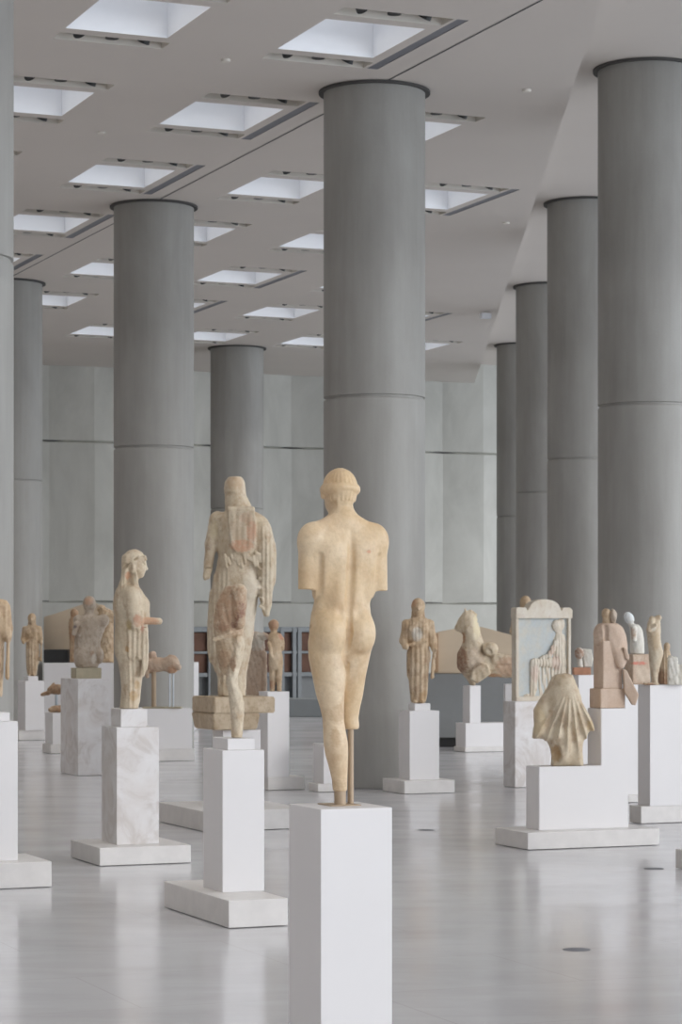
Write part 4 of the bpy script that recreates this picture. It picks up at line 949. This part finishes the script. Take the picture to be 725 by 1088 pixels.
# ---- pedestal at the frame edge and its three pieces
ped = pedestal('big white pedestal at the frame edge carrying several small figures', [(678, 691, 752, 728)], slab=(669, 681.5, 768, 875.5, 857))
s = Sculpt(696, 727.5, (682, 712), (648, 728), (-12, 12), .7)
s.loft([(660, 691, 702, 5), (668, 687.5, 702.5, 7), (678, 688, 702, 7), (686, 689, 703.5, 7.5), (693, 689.5, 705.5, 8), (700, 690, 704, 7), (708, 690.5, 701.5, 6), (718, 692, 699.5, 4.5), (725, 693, 699, 4), (728, 690, 702, 5)], k=1)
s.cap((696, 662, 0), (699, 657, 0), 4.5, 3.4, 2.5); s.cap((692, 660, -4), (689, 669, -6), 3.4, 2.8, 1.5); s.cap((689, 669, -6), (696, 664, -8), 2.4, 2, 1); s.ell((701, 656, 0), (2.4, 2.6, 3), 1.5); s.ell((693, 658, 0), (3, 4, 3.6), 2)
s.box((691, 726.3, -1), (7, 1.4, 6), .5, .3); s.ripple(rough(.3, .5)); s.paint(690, 727, -2, 8, (160, 116, 86), .8, .3); s.paint(696, 680, -7, 6, (188, 160, 124), .6, 2); s.paint(694, 668, -7, 3, (226, 218, 204), .7)
Yp = ped['c'].y-.15
stand('twisted_marble_torso', 'slender twisted marble torso on tapering legs on the edge pedestal', 'statue', s, dict(Y=Yp, z=ped['z']), koremarble)
s = Sculpt(707, 727.5, (698, 717), (680, 728), (-9, 9), .6)
s.ell((709, 687.5, 0), (3.4, 4.6, 3.6), 1); s.loft([(690, 706, 711, 3.4), (696, 703, 713.5, 5), (706, 701, 713, 5.5), (718, 699.5, 712, 5.5), (728, 700, 711.5, 5)], k=1.5); s.ripple(folds(706, 3, .45, 695, 727)); s.paint(704, 722, -3, 7, (140, 104, 78), .8, 1.5)
stand('draped_figurine', 'small brown draped figurine behind the twisted torso', 'statue', s, dict(Y=Yp+.25, z=ped['z']), tanstone)
s = Sculpt(718, 727.5, (708, 733), (694, 728), (-9, 9), .6); s.box((715, 713, 0), (5.2, 15, 5), 1.5, 1); s.box((724, 717, 1), (6, 11, 5), 2, 1); s.ell((713, 700, 0), (3, 3.5, 4), 2); s.ripple(rough(.6, .6, 2))
stand('pale_stone_fragment', 'pale worn upright stone fragment at the frame edge', 'fragment', s, dict(Y=Yp, z=ped['z']), palestone)
# ---- head on a reddish block
Y = 27.6*K; zb = wz(717, Y)
b = thing('pedestal', 'white pedestal with a reddish block behind the fan-folded fragment', 'pedestal', (wx(620, Y), Y, 0), TH); box('block', -.12, .12, -.12, .14, .004, zb, M['white'], b)
S = F/Y
o = box('reddish_block', -9.8/S, 8.2/S, -.09, .1, 0, 7.6/S, M['redblock'], None, .005); o.location = (wx(619, Y), Y, zb+.001); o.rotation_euler = (0, 0, 0); tag(o, 'flat reddish block under the small brown head', 'block')
s = Sculpt(618, 709, (606, 634), (684, 710), (-9, 9), .6)
s.ell((615.5, 694, -1), (4.8, 6.2, 5), 1); s.cap((616, 698, 0), (617, 709, 0), 2.6, 3, 1.5); s.poly([(619, 689), (629, 690), (630.5, 700), (629, 708.5), (621, 709), (620, 700)], 3.5, 2, .8, 1); s.ripple(rough(.3, .7))
s.paint(615, 694, -2, 6.5, (150, 112, 86), .95)
stand('small_brown_head', 'small brown head with a pale slab beside it on the reddish block', 'statue', s, dict(Y=Y, z=zb+7.8/S), palestone)
# ---- slab corner at the frame edge
Yc = EYE*F/(925-HY); P, w, dd, cen = solve(718, 731, 830, Yc)
t = thing('pedestal', 'pale slab corner of a further pedestal just entering the frame', 'pedestal', (cen.x, cen.y, 0), TH); o_ = Vector((cen.x, cen.y, 0))
grid_box('base_slab', P, w, dd, .004, wz(904, Yc), M['slab'], t, o_, .006); grid_box('block', P+Vd*.2+Ud*.1, w-.3, dd-.2, wz(904, Yc), 1.1, M['white'], t, o_)

#==LIGHT==
for o in bpy.data.objects:
    if o.type == 'MESH' and 'Tint' not in o.data.color_attributes and any(m and m in list(_stone.values()) for m in o.data.materials):
        at_ = o.data.color_attributes.new('Tint', 'FLOAT_COLOR', 'POINT'); at_.data.foreach_set('color', np.zeros(len(o.data.vertices)*4, np.float32))
world = bpy.data.worlds.new('sky'); bpy.context.scene.world = world; world.use_nodes = True
bg = world.node_tree.nodes['Background']; bg.inputs[0].default_value = (.80, .885, 1.0, 1)
nt = world.node_tree; tc = N(nt, 'ShaderNodeTexCoord'); dp = N(nt, 'ShaderNodeVectorMath', operation='DOT_PRODUCT'); dp.inputs[1].default_value = (.93, -.36, .1)
nt.links.new(tc.outputs['Generated'], dp.inputs[0]); mr = N(nt, 'ShaderNodeMapRange'); mr.inputs[1].default_value = -.2; mr.inputs[2].default_value = 1.0; mr.inputs[3].default_value = .12; mr.inputs[4].default_value = 2.9
nt.links.new(dp.outputs['Value'], mr.inputs[0]); nt.links.new(mr.outputs[0], bg.inputs[1])
sun = bpy.data.lights.new('soft daylight', 'SUN'); sun.energy = 1.3; sun.angle = math.radians(34); sun.color = (1, .96, .92)
so = bpy.data.objects.new('soft daylight', sun); C.objects.link(so)
so.rotation_euler = Vector((-.86, .48, -.24)).to_track_quat('-Z', 'Y').to_euler(); so.location = (12, -6, 10)
cam = bpy.data.cameras.new('camera'); co = bpy.data.objects.new('camera', cam); C.objects.link(co)
co.location = (0, 0, EYE); co.rotation_euler = (math.pi/2, 0, 0)
cam.sensor_fit = 'VERTICAL'; cam.sensor_height = 36; cam.lens = 36*F/1088; cam.shift_y = (HY-544)/1088
cam.clip_end = 300; cam.dof.use_dof = True; cam.dof.focus_distance = F/305-.05; cam.dof.aperture_fstop = 16
sc = bpy.context.scene; sc.camera = co
sc.view_settings.view_transform = 'Standard'; sc.view_settings.look = 'None'; sc.view_settings.gamma = 1; sc.view_settings.use_curve_mapping = False
sc.view_settings.exposure = -0.27
